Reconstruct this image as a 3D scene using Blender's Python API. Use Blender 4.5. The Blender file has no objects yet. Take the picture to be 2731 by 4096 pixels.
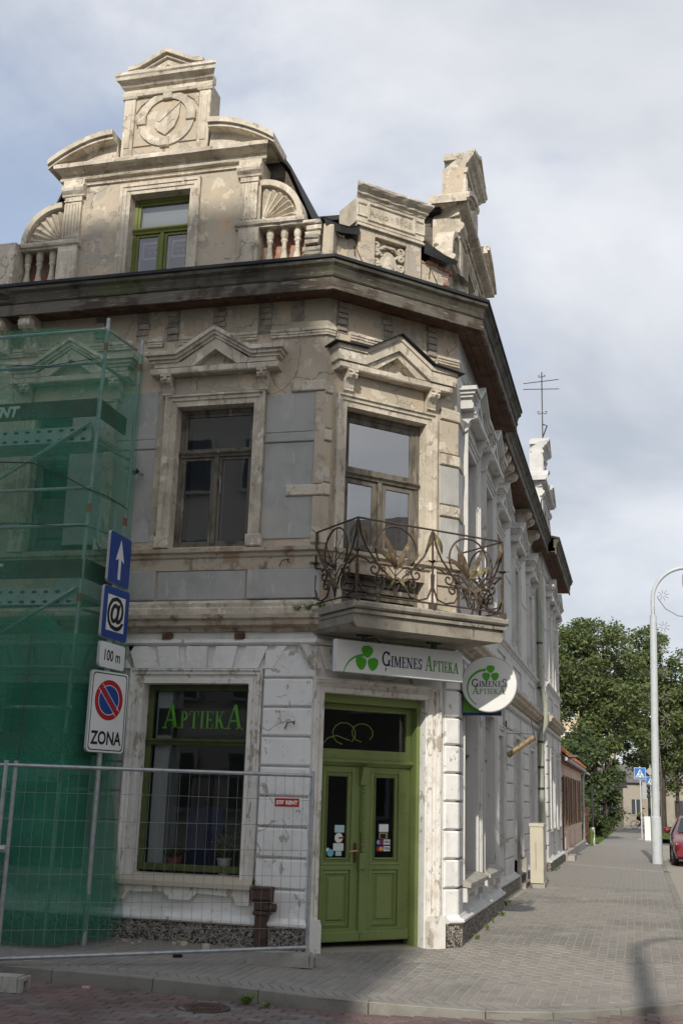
import bpy, bmesh, math, random
from mathutils import Vector, Matrix
random.seed(11)
S = bpy.context.scene
COL = S.collection
PI = math.pi
R_ = math.radians
# ------------------------------------------------------------------ camera
cam = bpy.data.cameras.new('camera')
cam.sensor_fit = 'VERTICAL'; cam.sensor_height = 36.0; cam.lens = 39.23
cam.clip_start = 0.1; cam.clip_end = 3000
camo = bpy.data.objects.new('camera', cam); COL.objects.link(camo)
CR = Matrix(((0.968055, 0.033354, 0.248510), (0.248993, -0.244606, -0.937107), (0.029530, 0.969049, -0.245097)))
camo.matrix_world = Matrix.Translation((0, 0, 1.65)) @ CR.to_4x4()
S.camera = camo
# ------------------------------------------------------------------ world: Nishita sky with a broken cloud layer
W = bpy.data.worlds.new('World'); S.world = W; W.use_nodes = True
SUN_EL = 34.0
def sky():
    nt = W.node_tree; N = nt.nodes; L = nt.links; N.clear()
    out = N.new('ShaderNodeOutputWorld'); bg = N.new('ShaderNodeBackground')
    st = N.new('ShaderNodeTexSky'); st.sky_type = 'NISHITA'; st.sun_disc = False
    st.sun_elevation = R_(SUN_EL); st.sun_rotation = R_(177); st.air_density = 1.0; st.dust_density = 1.8; st.ozone_density = 1.3
    tc = N.new('ShaderNodeTexCoord'); sep = N.new('ShaderNodeSeparateXYZ'); L.new(tc.outputs['Generated'], sep.inputs[0])
    # project the view direction on a cloud plane so clouds flatten towards the horizon
    a = N.new('ShaderNodeMath'); a.operation = 'ADD'; a.inputs[1].default_value = 0.22; L.new(sep.outputs[2], a.inputs[0])
    mx = N.new('ShaderNodeMath'); mx.operation = 'MAXIMUM'; mx.inputs[1].default_value = 0.06; L.new(a.outputs[0], mx.inputs[0])
    dx = N.new('ShaderNodeMath'); dx.operation = 'DIVIDE'; L.new(sep.outputs[0], dx.inputs[0]); L.new(mx.outputs[0], dx.inputs[1])
    dy = N.new('ShaderNodeMath'); dy.operation = 'DIVIDE'; L.new(sep.outputs[1], dy.inputs[0]); L.new(mx.outputs[0], dy.inputs[1])
    cb = N.new('ShaderNodeCombineXYZ'); L.new(dx.outputs[0], cb.inputs[0]); L.new(dy.outputs[0], cb.inputs[1]); cb.inputs[2].default_value = 3.1
    def noise(sc, det, rough, dist=0):
        n = N.new('ShaderNodeTexNoise'); n.inputs['Scale'].default_value = sc; n.inputs['Detail'].default_value = det
        n.inputs['Roughness'].default_value = rough; n.inputs['Distortion'].default_value = dist
        L.new(cb.outputs[0], n.inputs['Vector']); return n
    n1 = noise(0.85, 8, 0.56, 0.25)
    # an overall bank of cloud to the right (east) that thins towards the left
    bx = N.new('ShaderNodeMath'); bx.operation = 'MULTIPLY_ADD'; L.new(dx.outputs[0], bx.inputs[0]); bx.inputs[1].default_value = 0.36; bx.inputs[2].default_value = 0.125
    bc = N.new('ShaderNodeClamp'); L.new(bx.outputs[0], bc.inputs[0]); bc.inputs[1].default_value = -0.13; bc.inputs[2].default_value = 0.13
    ad = N.new('ShaderNodeMath'); ad.operation = 'ADD'; L.new(n1.outputs[0], ad.inputs[0]); L.new(bc.outputs[0], ad.inputs[1])
    cv = N.new('ShaderNodeMapRange'); cv.interpolation_type = 'SMOOTHSTEP'; L.new(ad.outputs[0], cv.inputs[0])
    cv.inputs[1].default_value = 0.38; cv.inputs[2].default_value = 0.58; cv.inputs[3].default_value = 0.28; cv.inputs[4].default_value = 0.90
    n2 = noise(1.35, 7, 0.55, 0.3)
    cr = N.new('ShaderNodeValToRGB'); L.new(n2.outputs[0], cr.inputs[0])
    cr.color_ramp.elements[0].position = 0.30; cr.color_ramp.elements[0].color = (2.95, 3.15, 3.5, 1)
    cr.color_ramp.elements[1].position = 0.68; cr.color_ramp.elements[1].color = (5.35, 5.38, 5.48, 1)
    mix = N.new('ShaderNodeMix'); mix.data_type = 'RGBA'; L.new(cv.outputs[0], mix.inputs['Factor'])
    L.new(st.outputs[0], mix.inputs['A']); L.new(cr.outputs[0], mix.inputs['B'])
    L.new(mix.outputs['Result'], bg.inputs[0]); bg.inputs[1].default_value = 0.10
    L.new(bg.outputs[0], out.inputs[0])
sky()
# ------------------------------------------------------------------ sun
SD = Vector((-0.045, 1.0, -math.tan(R_(SUN_EL)))).normalized()
sl = bpy.data.lights.new('sun', 'SUN'); sl.energy = 2.15; sl.angle = R_(0.8); sl.color = (1.0, 0.93, 0.82)
so = bpy.data.objects.new('sun', sl); COL.objects.link(so); so.rotation_euler = SD.to_track_quat('-Z', 'Y').to_euler(); so.location = (4, -30, 40)
S.view_settings.view_transform = 'Standard'; S.view_settings.look = 'None'; S.view_settings.exposure = 0.84; S.view_settings.gamma = 1.0
S.view_settings.use_curve_mapping = False
S.cycles.max_bounces = 8; S.cycles.transparent_max_bounces = 12; S.cycles.diffuse_bounces = 3
S.cycles.use_denoising = True

# ------------------------------------------------------------------ object helpers
def pw(o): return o.matrix_basis.copy() if o.parent is None else pw(o.parent) @ o.matrix_parent_inverse @ o.matrix_basis
def tag(o, label=None, cat=None, group=None, kind=None):
    if label: o['label'] = label
    if cat: o['category'] = cat
    if group: o['group'] = group
    if kind: o['kind'] = kind
    return o
def empty(name, loc=(0, 0, 0), rz=0, **k):
    o = bpy.data.objects.new(name, None); o.location = loc; o.rotation_euler = (0, 0, rz); o.empty_display_size = 0.2
    COL.objects.link(o); return tag(o, **k)
def put(name, me, mat, par=None, local=False, M=None, **k):
    o = bpy.data.objects.new(name, me); COL.objects.link(o)
    if mat is not None and not me.materials: me.materials.append(mat)
    if M is not None: o.matrix_basis = M
    if par is not None:
        o.parent = par
        if not local: o.matrix_parent_inverse = pw(par).inverted()
    return tag(o, **k)
def dup(o, par=None):
    c = o.copy(); COL.objects.link(c); c.parent = par
    if par is not None: c.matrix_parent_inverse = o.matrix_parent_inverse.copy()
    for ch in o.children: dup(ch, c)
    return c
class Fr:
    def __init__(s, o, u, n): s.o = Vector(o); s.u = Vector(u).normalized(); s.n = Vector(n).normalized()
    def __call__(s, u, o, z): return s.o + s.u * u + s.n * o + Vector((0, 0, z))
    def M(s, u, o, z):
        p = s(u, o, z)
        return Matrix(((s.u.x, -s.n.x, 0, p.x), (s.u.y, -s.n.y, 0, p.y), (0, 0, 1, p.z), (0, 0, 0, 1)))
WORLD = Fr((0, 0, 0), (1, 0, 0), (0, 1, 0))
class MB:
    def __init__(s, fr=None): s.v = []; s.f = []; s.fr = fr or WORLD
    def add(s, pts, faces):
        n = len(s.v); s.v += [tuple(s.fr(*p)) for p in pts]; s.f += [tuple(i + n for i in f) for f in faces]; return s
    def box(s, u0, u1, o0, o1, z0, z1):
        return s.add([(u, o, z) for z in (z0, z1) for o in (o0, o1) for u in (u0, u1)],
                     [(0, 1, 3, 2), (4, 6, 7, 5), (0, 4, 5, 1), (2, 3, 7, 6), (0, 2, 6, 4), (1, 5, 7, 3)])
    def block(s, u0, u1, o0, o1, z0, z1, b=0.012, j=0.0):   # box whose front edges are chamfered
        r = lambda: random.uniform(-j, j)
        P = [(u0, o0, z0), (u1, o0, z0), (u1, o0, z1), (u0, o0, z1)]
        P += [(u0 + r(), o1 - b, z0 + r()), (u1 + r(), o1 - b, z0 + r()), (u1 + r(), o1 - b, z1 + r()), (u0 + r(), o1 - b, z1 + r())]
        P += [(u0 + b + r(), o1 + r(), z0 + b + r()), (u1 - b + r(), o1 + r(), z0 + b + r()), (u1 - b + r(), o1 + r(), z1 - b + r()), (u0 + b + r(), o1 + r(), z1 - b + r())]
        F = [(0, 3, 2, 1), (8, 9, 10, 11)]
        for a in (0, 4):
            F += [(a + i, a + (i + 1) % 4, a + 4 + (i + 1) % 4, a + 4 + i) for i in range(4)]
        return s.add(P, F)
    def run(s, prof, u0, u1, k0=0.0, k1=0.0, jit=0.0, step=0.0, cap=True):
        n = len(prof); m = max(1, int(abs(u1 - u0) / step)) if step else 1; P = []
        for i in range(m + 1):
            t = i / m
            for (o, z) in prof:
                a = u0 - k0 * o; b = u1 + k1 * o
                jo = random.uniform(-jit, jit) if o > 0.02 else 0; jz = random.uniform(-jit, jit) * .7 if o > 0.02 else 0
                P.append((a + (b - a) * t, o + jo, z + jz))
        F = []
        for i in range(m):
            for j in range(n):
                k = (j + 1) % n; F.append((i * n + j, i * n + k, (i + 1) * n + k, (i + 1) * n + j))
        if cap: F += [tuple(range(n)), tuple(m * n + j for j in reversed(range(n)))]
        return s.add(P, F)
    def poly(s, pts, o0, o1):      # (u,z) outline extruded from o0 to o1
        n = len(pts)
        P = [(u, o0, z) for u, z in pts] + [(u, o1, z) for u, z in pts]
        F = [tuple(reversed(range(n))), tuple(range(n, 2 * n))] + [(i, (i + 1) % n, n + (i + 1) % n, n + i) for i in range(n)]
        return s.add(P, F)
    def strip(s, path, t, o0, o1):  # band of vertical thickness t along a (u,z) path
        P = []
        for u, z in path: P += [(u, o0, z), (u, o1, z), (u, o1, z + t), (u, o0, z + t)]
        n = len(path); F = [(3, 2, 1, 0), tuple(4 * (n - 1) + i for i in range(4))]
        for i in range(n - 1):
            for j in range(4):
                k = (j + 1) % 4; F.append((4 * i + j, 4 * i + k, 4 * i + 4 + k, 4 * i + 4 + j))
        return s.add(P, F)
    def sheet(s, pts): return s.add(pts, [tuple(range(len(pts)))])
    def lathe(s, prof, c, n=12, cap=True):
        P = []
        for r, z in prof:
            for i in range(n):
                a = 2 * PI * i / n; P.append((c[0] + r * math.cos(a), c[1] + r * math.sin(a), c[2] + z))
        F = []
        for i in range(len(prof) - 1):
            for j in range(n):
                k = (j + 1) % n; F.append((i * n + j, i * n + k, (i + 1) * n + k, (i + 1) * n + j))
        if cap: F += [tuple(reversed(range(n))), tuple((len(prof) - 1) * n + j for j in range(n))]
        return s.add(P, F)
    def tube(s, pts, r, n=6, r1=None, closed=False):
        W_ = [Vector(s.fr(*p)) for p in pts]; m = len(W_); base = len(s.v); up = None
        for i, p in enumerate(W_):
            d = (W_[min(i + 1, m - 1)] - W_[max(i - 1, 0)])
            if closed: d = W_[(i + 1) % m] - W_[i - 1]
            if d.length < 1e-9: d = Vector((0, 0, 1))
            d.normalize()
            if up is None:
                up = Vector((0, 0, 1)) if abs(d.z) < .9 else Vector((1, 0, 0))
            x = up - d * up.dot(d)
            if x.length < 1e-6: x = d.orthogonal()
            x.normalize(); y = d.cross(x); up = x
            rr = r if r1 is None else r + (r1 - r) * i / (m - 1)
            for j in range(n):
                a = 2 * PI * j / n; s.v.append(tuple(p + (x * math.cos(a) + y * math.sin(a)) * rr))
        for i in range(m - 1 + (1 if closed else 0)):
            for j in range(n):
                k = (j + 1) % n; i2 = (i + 1) % m
                s.f.append((base + i * n + j, base + i * n + k, base + i2 * n + k, base + i2 * n + j))
        if not closed:
            s.f.append(tuple(base + j for j in reversed(range(n)))); s.f.append(tuple(base + (m - 1) * n + j for j in range(n)))
        return s
    def disc(s, c, r, o0, o1, n=24, ru=None):
        return s.poly([(c[0] + (ru or r) * math.cos(2 * PI * i / n), c[1] + r * math.sin(2 * PI * i / n)) for i in range(n)], o0, o1)
    def ring(s, c, r0, r1, o0, o1, a0=0, a1=2 * PI, n=24):
        P = []
        for i in range(n + 1):
            a = a0 + (a1 - a0) * i / n; ca, sa = math.cos(a), math.sin(a)
            P += [(c[0] + r0 * ca, o0, c[1] + r0 * sa), (c[0] + r1 * ca, o0, c[1] + r1 * sa), (c[0] + r1 * ca, o1, c[1] + r1 * sa), (c[0] + r0 * ca, o1, c[1] + r0 * sa)]
        F = [(0, 1, 2, 3), (4 * n + 3, 4 * n + 2, 4 * n + 1, 4 * n)]
        for i in range(n):
            for j in range(4):
                k = (j + 1) % 4; F.append((4 * i + j, 4 * i + 4 + j, 4 * i + 4 + k, 4 * i + k))
        return s.add(P, F)
    def mesh(s, name, smooth=0, fix=True):
        me = bpy.data.meshes.new(name); me.from_pydata(s.v, [], s.f)
        if fix:
            bm = bmesh.new(); bm.from_mesh(me); bmesh.ops.recalc_face_normals(bm, faces=bm.faces); bm.to_mesh(me); bm.free()
        if smooth:
            me.polygons.foreach_set('use_smooth', [True] * len(me.polygons)); me.set_sharp_from_angle(angle=R_(smooth))
        me.update(); return me
    def put(s, name, mat, par=None, smooth=0, fix=True, **k):
        return put(name, s.mesh(name, smooth, fix), mat, par, **k)
def frame4(mb, a, b, c, d, prof, bottom=False, gap=0.0):     # mitred moulded frame round an opening: prof = (distance out, o)
    P = []; n = len(prof)
    for t, o in prof:
        P += [(a - t, o, c - (t if bottom else gap)), (a - t, o, d + t), (b + t, o, d + t), (b + t, o, c - (t if bottom else gap))]
    F = []
    for i in range(n - 1):
        for j in range(4 if bottom else 3):
            k = (j + 1) % 4; F.append((4 * i + j, 4 * i + k, 4 * i + 4 + k, 4 * i + 4 + j))
    if not bottom:
        F += [tuple(4 * i for i in range(n)), tuple(4 * i + 3 for i in reversed(range(n)))]
    return mb.add(P, F)
def text(body, size, shear=0.0, bold=0.0, sx=1.0):
    c = bpy.data.curves.new('lettering', 'FONT'); c.body = body; c.size = size; c.shear = shear; c.offset = bold; c.align_x = 'CENTER'; c.align_y = 'CENTER'; c.resolution_u = 3
    o = bpy.data.objects.new('lettering', c); m = bpy.data.meshes.new_from_object(o)
    V = [(v.co.x * sx, v.co.y) for v in m.vertices]; F = [tuple(p.vertices) for p in m.polygons]
    bpy.data.objects.remove(o); bpy.data.curves.remove(c); bpy.data.meshes.remove(m)
    x0 = min(v[0] for v in V); x1 = max(v[0] for v in V); y0 = min(v[1] for v in V); y1 = max(v[1] for v in V)
    V = [(x - (x0 + x1) / 2, y - (y0 + y1) / 2) for x, y in V]
    return V, F
def letters(mb, T, u, z, o): V, F = T; return mb.add([(u + x, o, z + y) for x, y in V], F)
def gz(x, y):                      # height of the pavement: dips at the street corner, falls away down the street
    return -0.11 * math.exp(-(((x + 1.6) / 2.2) ** 2 + ((y - 11.5) / 3.0) ** 2)) - 0.0075 * max(0.0, y - 36.0)

# ------------------------------------------------------------------ materials
MT = {}
def mat(name, base, rough=0.85, layers=(), bump=(), metal=0.0, rnd=0.0, coord='world', spec=0.3, coat=0.0, alpha=None):
    m = bpy.data.materials.new(name); m.use_nodes = True; nt = m.node_tree; N = nt.nodes; L = nt.links
    b = N['Principled BSDF']; b.inputs['Roughness'].default_value = rough; b.inputs['Metallic'].default_value = metal
    b.inputs['Specular IOR Level'].default_value = spec; b.inputs['Coat Weight'].default_value = coat
    if coord == 'world': src = N.new('ShaderNodeNewGeometry').outputs['Position']
    else: src = N.new('ShaderNodeTexCoord').outputs['Object']
    def noise(sc, det=5, st=None, rg=0.6):
        v = src
        if st:
            mp = N.new('ShaderNodeMapping'); mp.inputs['Scale'].default_value = st; L.new(src, mp.inputs[0]); v = mp.outputs[0]
        n = N.new('ShaderNodeTexNoise'); n.inputs['Scale'].default_value = sc; n.inputs['Detail'].default_value = det; n.inputs['Roughness'].default_value = rg
        L.new(v, n.inputs['Vector']); return n.outputs[0]
    col = None; flakes = []
    for ly in layers:
        sc, c2, lo, hi = ly[:4]; st = ly[4] if len(ly) > 4 else None; mxf = ly[5] if len(ly) > 5 else 1.0; fb = ly[6] if len(ly) > 6 else 0
        if sc == 'vor':
            v = N.new('ShaderNodeTexVoronoi'); v.inputs['Scale'].default_value = st or 40; L.new(src, v.inputs['Vector'])
            sp = N.new('ShaderNodeSeparateColor'); L.new(v.outputs['Color'], sp.inputs[0]); f = sp.outputs[0]
        elif sc == 'crack':
            wn = N.new('ShaderNodeTexNoise'); wn.inputs['Scale'].default_value = 3.0; wn.inputs['Detail'].default_value = 6; L.new(src, wn.inputs['Vector'])
            wv = N.new('ShaderNodeVectorMath'); wv.operation = 'MULTIPLY_ADD'; wv.inputs[1].default_value = (.45, .45, .45); L.new(wn.outputs['Color'], wv.inputs[0]); L.new(src, wv.inputs[2])
            v = N.new('ShaderNodeTexVoronoi'); v.feature = 'DISTANCE_TO_EDGE'; v.inputs['Scale'].default_value = st or 1.1; L.new(wv.outputs[0], v.inputs['Vector'])
            iv = N.new('ShaderNodeMath'); iv.operation = 'SUBTRACT'; iv.inputs[0].default_value = 1.0; L.new(v.outputs['Distance'], iv.inputs[1])
            gt = N.new('ShaderNodeMapRange'); L.new(noise(.8, 3), gt.inputs[0]); gt.inputs[1].default_value = .46; gt.inputs[2].default_value = .54
            ml = N.new('ShaderNodeMath'); ml.operation = 'MULTIPLY'; L.new(iv.outputs[0], ml.inputs[0]); L.new(gt.outputs[0], ml.inputs[1]); f = ml.outputs[0]
        else: f = noise(sc, 7 if fb else 6, st)
        mr = N.new('ShaderNodeMapRange'); mr.interpolation_type = 'SMOOTHSTEP'; L.new(f, mr.inputs[0]); mr.inputs[1].default_value = lo; mr.inputs[2].default_value = hi; mr.inputs[4].default_value = mxf
        mx = N.new('ShaderNodeMix'); mx.data_type = 'RGBA'; L.new(mr.outputs[0], mx.inputs['Factor'])
        if col is None: mx.inputs['A'].default_value = (*base, 1)
        else: L.new(col, mx.inputs['A'])
        mx.inputs['B'].default_value = (*c2, 1); col = mx.outputs['Result']
        if fb: flakes.append((mr.outputs[0], fb))
    if rnd:
        oi = N.new('ShaderNodeObjectInfo'); gi = N.new('ShaderNodeNewGeometry'); sm = N.new('ShaderNodeMath'); L.new(oi.outputs['Random'], sm.inputs[0]); L.new(gi.outputs['Random Per Island'], sm.inputs[1]); fc = N.new('ShaderNodeMath'); fc.operation = 'FRACT'; L.new(sm.outputs[0], fc.inputs[0]); mr = N.new('ShaderNodeMapRange'); L.new(fc.outputs[0], mr.inputs[0]); mr.inputs[3].default_value = 1 - rnd; mr.inputs[4].default_value = 1 + rnd
        mx = N.new('ShaderNodeVectorMath'); mx.operation = 'SCALE'
        if col is None: mx.inputs[0].default_value = base
        else: L.new(col, mx.inputs[0])
        L.new(mr.outputs[0], mx.inputs['Scale']); col = mx.outputs[0]
    if col is None: b.inputs['Base Color'].default_value = (*base, 1)
    else: L.new(col, b.inputs['Base Color'])
    nrm = None
    for f, h in flakes:
        bn = N.new('ShaderNodeBump'); bn.invert = True; bn.inputs['Strength'].default_value = .8; bn.inputs['Distance'].default_value = h; L.new(f, bn.inputs['Height'])
        if nrm is not None: L.new(nrm, bn.inputs['Normal'])
        nrm = bn.outputs[0]
    for bp in bump:
        sc, st, dist = bp[:3]
        bn = N.new('ShaderNodeBump'); bn.inputs['Strength'].default_value = st; bn.inputs['Distance'].default_value = dist
        if len(bp) > 3 and bp[3] == 'vor':
            v = N.new('ShaderNodeTexVoronoi'); v.inputs['Scale'].default_value = sc; L.new(src, v.inputs['Vector']); L.new(v.outputs['Distance'], bn.inputs['Height']); bn.invert = True
        else: L.new(noise(sc, 4, bp[3] if len(bp) > 3 else None), bn.inputs['Height'])
        if nrm is not None: L.new(nrm, bn.inputs['Normal'])
        nrm = bn.outputs[0]
    if nrm is not None: L.new(nrm, b.inputs['Normal'])
    MT[name] = m; return m
VS = (1.0, 1.0, 0.12)       # stretch for vertical runs
# old plaster of the upper storey: ochre wash, grey bare render, brown runs, pale patches
BEIGE = mat('old_plaster', (0.53, 0.455, 0.355), 0.9, [(1.3, (0.45, 0.395, 0.315), .42, .60), (1.7, (0.40, 0.365, 0.31), .555, .575, None, .85, .008), (4.2, (0.63, 0.565, 0.46), .585, .605, None, .8, .004), (2.2, (0.60, 0.42, 0.255), .55, .70, None, .65), (5, (0.24, 0.20, 0.15), .56, .80, VS, .65), (9, (0.31, 0.275, 0.22), .58, .68, None, .5), ('crack', (0.14, 0.115, 0.09), .988, .995, 1.2, .65), (38, (0.30, 0.26, 0.20), .58, .72, None, .5)], [(30, .6, .006), (7, .4, .01)])
TRIM = mat('old_trim_plaster', (0.62, 0.56, 0.46), 0.9, [(2.2, (0.48, 0.43, 0.35), .42, .62), (3.4, (0.44, 0.395, 0.33), .58, .60, None, .7, .006), (9, (0.28, 0.21, 0.145), .56, .68, (1, 1, .5), .7), (4, (0.71, 0.65, 0.555), .57, .62), (6, (0.24, 0.195, 0.145), .55, .78, VS, .7), ('crack', (0.15, 0.125, 0.095), .987, .994, 1.7, .6), (45, (0.28, 0.235, 0.18), .58, .70, None, .65), (14, (0.34, 0.315, 0.25), .60, .70, None, .6)], [(35, .7, .006), (9, .5, .012)])
GREYR = mat('cement_render', (0.40, 0.40, 0.38), 0.92, [(2.0, (0.335, 0.335, 0.32), .42, .62), (.9, (0.45, 0.435, 0.40), .5, .7), (4, (0.47, 0.47, 0.45), .56, .66, (1, 1, .4), .7), (7, (0.29, 0.28, 0.26), .57, .75, VS, .65), (26, (0.49, 0.48, 0.46), .64, .70, None, .6), (11, (0.52, 0.505, 0.475), .63, .65, (1, 1, .3), .7)], [(45, .4, .004), (3, .3, .012)])
CORN = mat('stained_cornice', (0.48, 0.42, 0.335), 0.9, [(3, (0.30, 0.215, 0.145), .48, .64, None, .8), (7, (0.12, 0.095, 0.075), .54, .70, (1, 1, .6), .8), (12, (0.50, 0.46, 0.40), .6, .7), (5, (0.30, 0.17, 0.09), .58, .7, None, .7)], [(30, .7, .008), (8, .4, .012)])
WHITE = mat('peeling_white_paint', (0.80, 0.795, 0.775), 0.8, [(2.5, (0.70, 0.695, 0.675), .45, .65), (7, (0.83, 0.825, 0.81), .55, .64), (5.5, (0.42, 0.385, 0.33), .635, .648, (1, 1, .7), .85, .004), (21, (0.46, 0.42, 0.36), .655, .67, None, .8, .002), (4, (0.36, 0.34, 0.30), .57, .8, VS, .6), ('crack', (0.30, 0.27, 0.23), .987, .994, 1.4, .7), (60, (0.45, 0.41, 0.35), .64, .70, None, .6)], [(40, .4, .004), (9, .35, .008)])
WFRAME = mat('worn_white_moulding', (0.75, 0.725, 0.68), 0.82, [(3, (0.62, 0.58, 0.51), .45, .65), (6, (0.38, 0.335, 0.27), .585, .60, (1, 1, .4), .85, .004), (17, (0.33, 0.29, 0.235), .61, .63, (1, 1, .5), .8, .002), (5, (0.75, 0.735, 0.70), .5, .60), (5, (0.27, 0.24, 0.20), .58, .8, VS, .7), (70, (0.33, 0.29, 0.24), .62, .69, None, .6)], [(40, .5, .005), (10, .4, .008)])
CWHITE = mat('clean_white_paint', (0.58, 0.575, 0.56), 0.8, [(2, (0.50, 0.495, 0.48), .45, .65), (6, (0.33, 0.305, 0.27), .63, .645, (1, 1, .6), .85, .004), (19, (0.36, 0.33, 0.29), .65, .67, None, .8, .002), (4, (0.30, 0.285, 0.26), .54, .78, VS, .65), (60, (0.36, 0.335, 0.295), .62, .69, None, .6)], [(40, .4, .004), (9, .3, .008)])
PEBBLE = mat('pebble_dash', (0.20, 0.175, 0.15), 0.9, [('vor', (0.42, 0.38, 0.34), .25, .95, 52), ('vor', (0.055, 0.05, 0.045), .55, .85, 47), (2, (0.36, 0.33, 0.28), .60, .72, None, .7)], [(52, 1.0, .02, 'vor'), (6, .5, .03)])
BRICKM = mat('bare_brick', (0.40, 0.20, 0.13), 0.92, [(8, (0.30, 0.25, 0.21), .45, .62), (20, (0.5, 0.36, 0.28), .55, .7)], [(30, .8, .01)], rnd=.2)
BRICKG = mat('grey_old_brick', (0.34, 0.305, 0.255), 0.92, [(8, (0.22, 0.195, 0.165), .45, .62), (20, (0.36, 0.34, 0.30), .55, .7)], [(30, .8, .01)], rnd=.22)
WOODG = mat('weathered_green_wood', (0.095, 0.088, 0.068), 0.85, [(2.5, (0.05, 0.042, 0.032), .45, .6, (1, 1, 1)), (1.6, (0.095, 0.108, 0.048), .56, .72, None, .75), (14, (0.17, 0.16, 0.132), .56, .68, (.3, .3, 2.2)), (9, (0.035, 0.03, 0.024), .58, .75, VS, .7)], [(22, .6, .006, (.2, .2, 2.5))])
WOODB = mat('weathered_grey_board', (0.15, 0.135, 0.112), 0.88, [(3, (0.075, 0.058, 0.044), .45, .62), (16, (0.25, 0.235, 0.205), .55, .7, (.3, .3, 2.5)), (5, (0.06, 0.045, 0.034), .57, .75, VS, .7)], [(26, .7, .006, (.2, .2, 3))])
SOFF = mat('brown_soffit_board', (0.135, 0.075, 0.05), 0.85, [(4, (0.07, 0.042, 0.03), .45, .65), (9, (0.20, 0.135, 0.095), .58, .72)], [(24, .4, .005)], rnd=.15)
WOODW = mat('window_wood_weathered', (0.16, 0.145, 0.12), 0.85, [(6, (0.075, 0.065, 0.05), .45, .65, (1, 1, .4)), (9, (0.30, 0.285, 0.25), .56, .7, (1, 1, .25)), (3, (0.13, 0.15, 0.075), .6, .7)], [(30, .5, .004, (1, 1, .2))])
ROOF = mat('black_roof_felt', (0.028, 0.030, 0.033), 0.75, [(3, (0.05, 0.052, 0.055), .5, .7)], [(8, .3, .01)])
GREEN = mat('moss_green_door_paint', (0.18, 0.232, 0.078), 0.55, [(2, (0.15, 0.195, 0.066), .45, .65), (7, (0.215, 0.255, 0.105), .58, .68, VS, .7), (26, (0.24, 0.255, 0.15), .675, .69, None, .7), (12, (0.09, 0.11, 0.045), .62, .72, None, .5)], [(60, .2, .002)], spec=.4)
GREEND = mat('dark_green_frame_paint', (0.075, 0.098, 0.032), 0.6, [(6, (0.055, 0.07, 0.026), .45, .65)], spec=.35)
LIME = mat('lime_window_paint', (0.165, 0.19, 0.055), 0.6, [(6, (0.14, 0.16, 0.04), .5, .68)])
CONC = mat('concrete', (0.36, 0.345, 0.31), 0.9, [(3, (0.28, 0.265, 0.235), .45, .62), (9, (0.17, 0.155, 0.13), .58, .75, (1, 1, .4), .7), (40, (0.46, 0.44, 0.40), .6, .7, None, .5)], [(40, .5, .006)])
KERBM = mat('kerb_concrete', (0.235, 0.225, 0.20), 0.9, [(3, (0.19, 0.18, 0.16), .45, .62), (45, (0.30, 0.285, 0.255), .58, .7, None, .6)], [(50, .5, .004)], rnd=.10)
SLABM = mat('weathered_balcony_concrete', (0.31, 0.285, 0.24), 0.92, [(3, (0.22, 0.20, 0.165), .45, .62), (7, (0.12, 0.105, 0.085), .55, .72, (1, 1, .4), .8), (4, (0.40, 0.375, 0.32), .6, .68), ('crack', (0.08, 0.07, 0.055), .985, .993, 1.5, .8), (40, (0.16, 0.145, 0.12), .58, .7, None, .7)], [(35, .7, .008), (8, .4, .01)])
IRON = mat('rusty_wrought_iron', (0.06, 0.045, 0.036), 0.75, [(9, (0.10, 0.062, 0.04), .5, .65), (5, (0.115, 0.105, 0.05), .58, .68), (22, (0.04, 0.033, 0.03), .55, .7)], [(60, .4, .003)], spec=.4)
LEAFI = mat('painted_iron_leaf', (0.11, 0.078, 0.045), 0.7, [(5, (0.20, 0.18, 0.075), .54, .63), (14, (0.06, 0.038, 0.032), .5, .65)], [(50, .4, .003)], spec=.4)
GALV = mat('galvanised_steel', (0.40, 0.42, 0.43), 0.5, [(12, (0.30, 0.315, 0.325), .45, .65), (40, (0.5, 0.52, 0.53), .6, .72)], metal=.55, spec=.5)
DARKM = mat('dark_metal', (0.05, 0.05, 0.052), 0.5, [(9, (0.08, 0.07, 0.06), .5, .7)], metal=.4)
LAMPP = mat('lamp_grey_paint', (0.50, 0.54, 0.56), 0.45, [(5, (0.45, 0.49, 0.51), .45, .65)], spec=.4)
def glass(name, tint=(0.75, 0.8, 0.8), dark=0.0, rough=0.0, refl=1.0):
    m = bpy.data.materials.new(name); m.use_nodes = True; nt = m.node_tree; N = nt.nodes; L = nt.links; N.clear()
    out = N.new('ShaderNodeOutputMaterial'); t = N.new('ShaderNodeBsdfTransparent'); t.inputs[0].default_value = (*tint, 1)
    g = N.new('ShaderNodeBsdfGlossy'); g.inputs['Roughness'].default_value = rough; g.inputs['Color'].default_value = (refl, refl, refl, 1)
    fr = N.new('ShaderNodeFresnel'); fr.inputs[0].default_value = 1.52
    md = N.new('ShaderNodeMath'); md.operation = 'MULTIPLY_ADD'; md.inputs[1].default_value = 1.15; md.inputs[2].default_value = dark; md.use_clamp = True; L.new(fr.outputs[0], md.inputs[0])
    # old panes are not quite flat
    ge = N.new('ShaderNodeNewGeometry'); nz = N.new('ShaderNodeTexNoise'); nz.inputs['Scale'].default_value = 1.7; L.new(ge.outputs['Position'], nz.inputs[0])
    bp = N.new('ShaderNodeBump'); bp.inputs['Strength'].default_value = .02; bp.inputs['Distance'].default_value = .05; L.new(nz.outputs[0], bp.inputs['Height']); L.new(bp.outputs[0], g.inputs['Normal'])
    mx = N.new('ShaderNodeMixShader'); L.new(md.outputs[0], mx.inputs[0]); L.new(t.outputs[0], mx.inputs[1]); L.new(g.outputs[0], mx.inputs[2]); L.new(mx.outputs[0], out.inputs[0])
    MT[name] = m; return m
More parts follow.
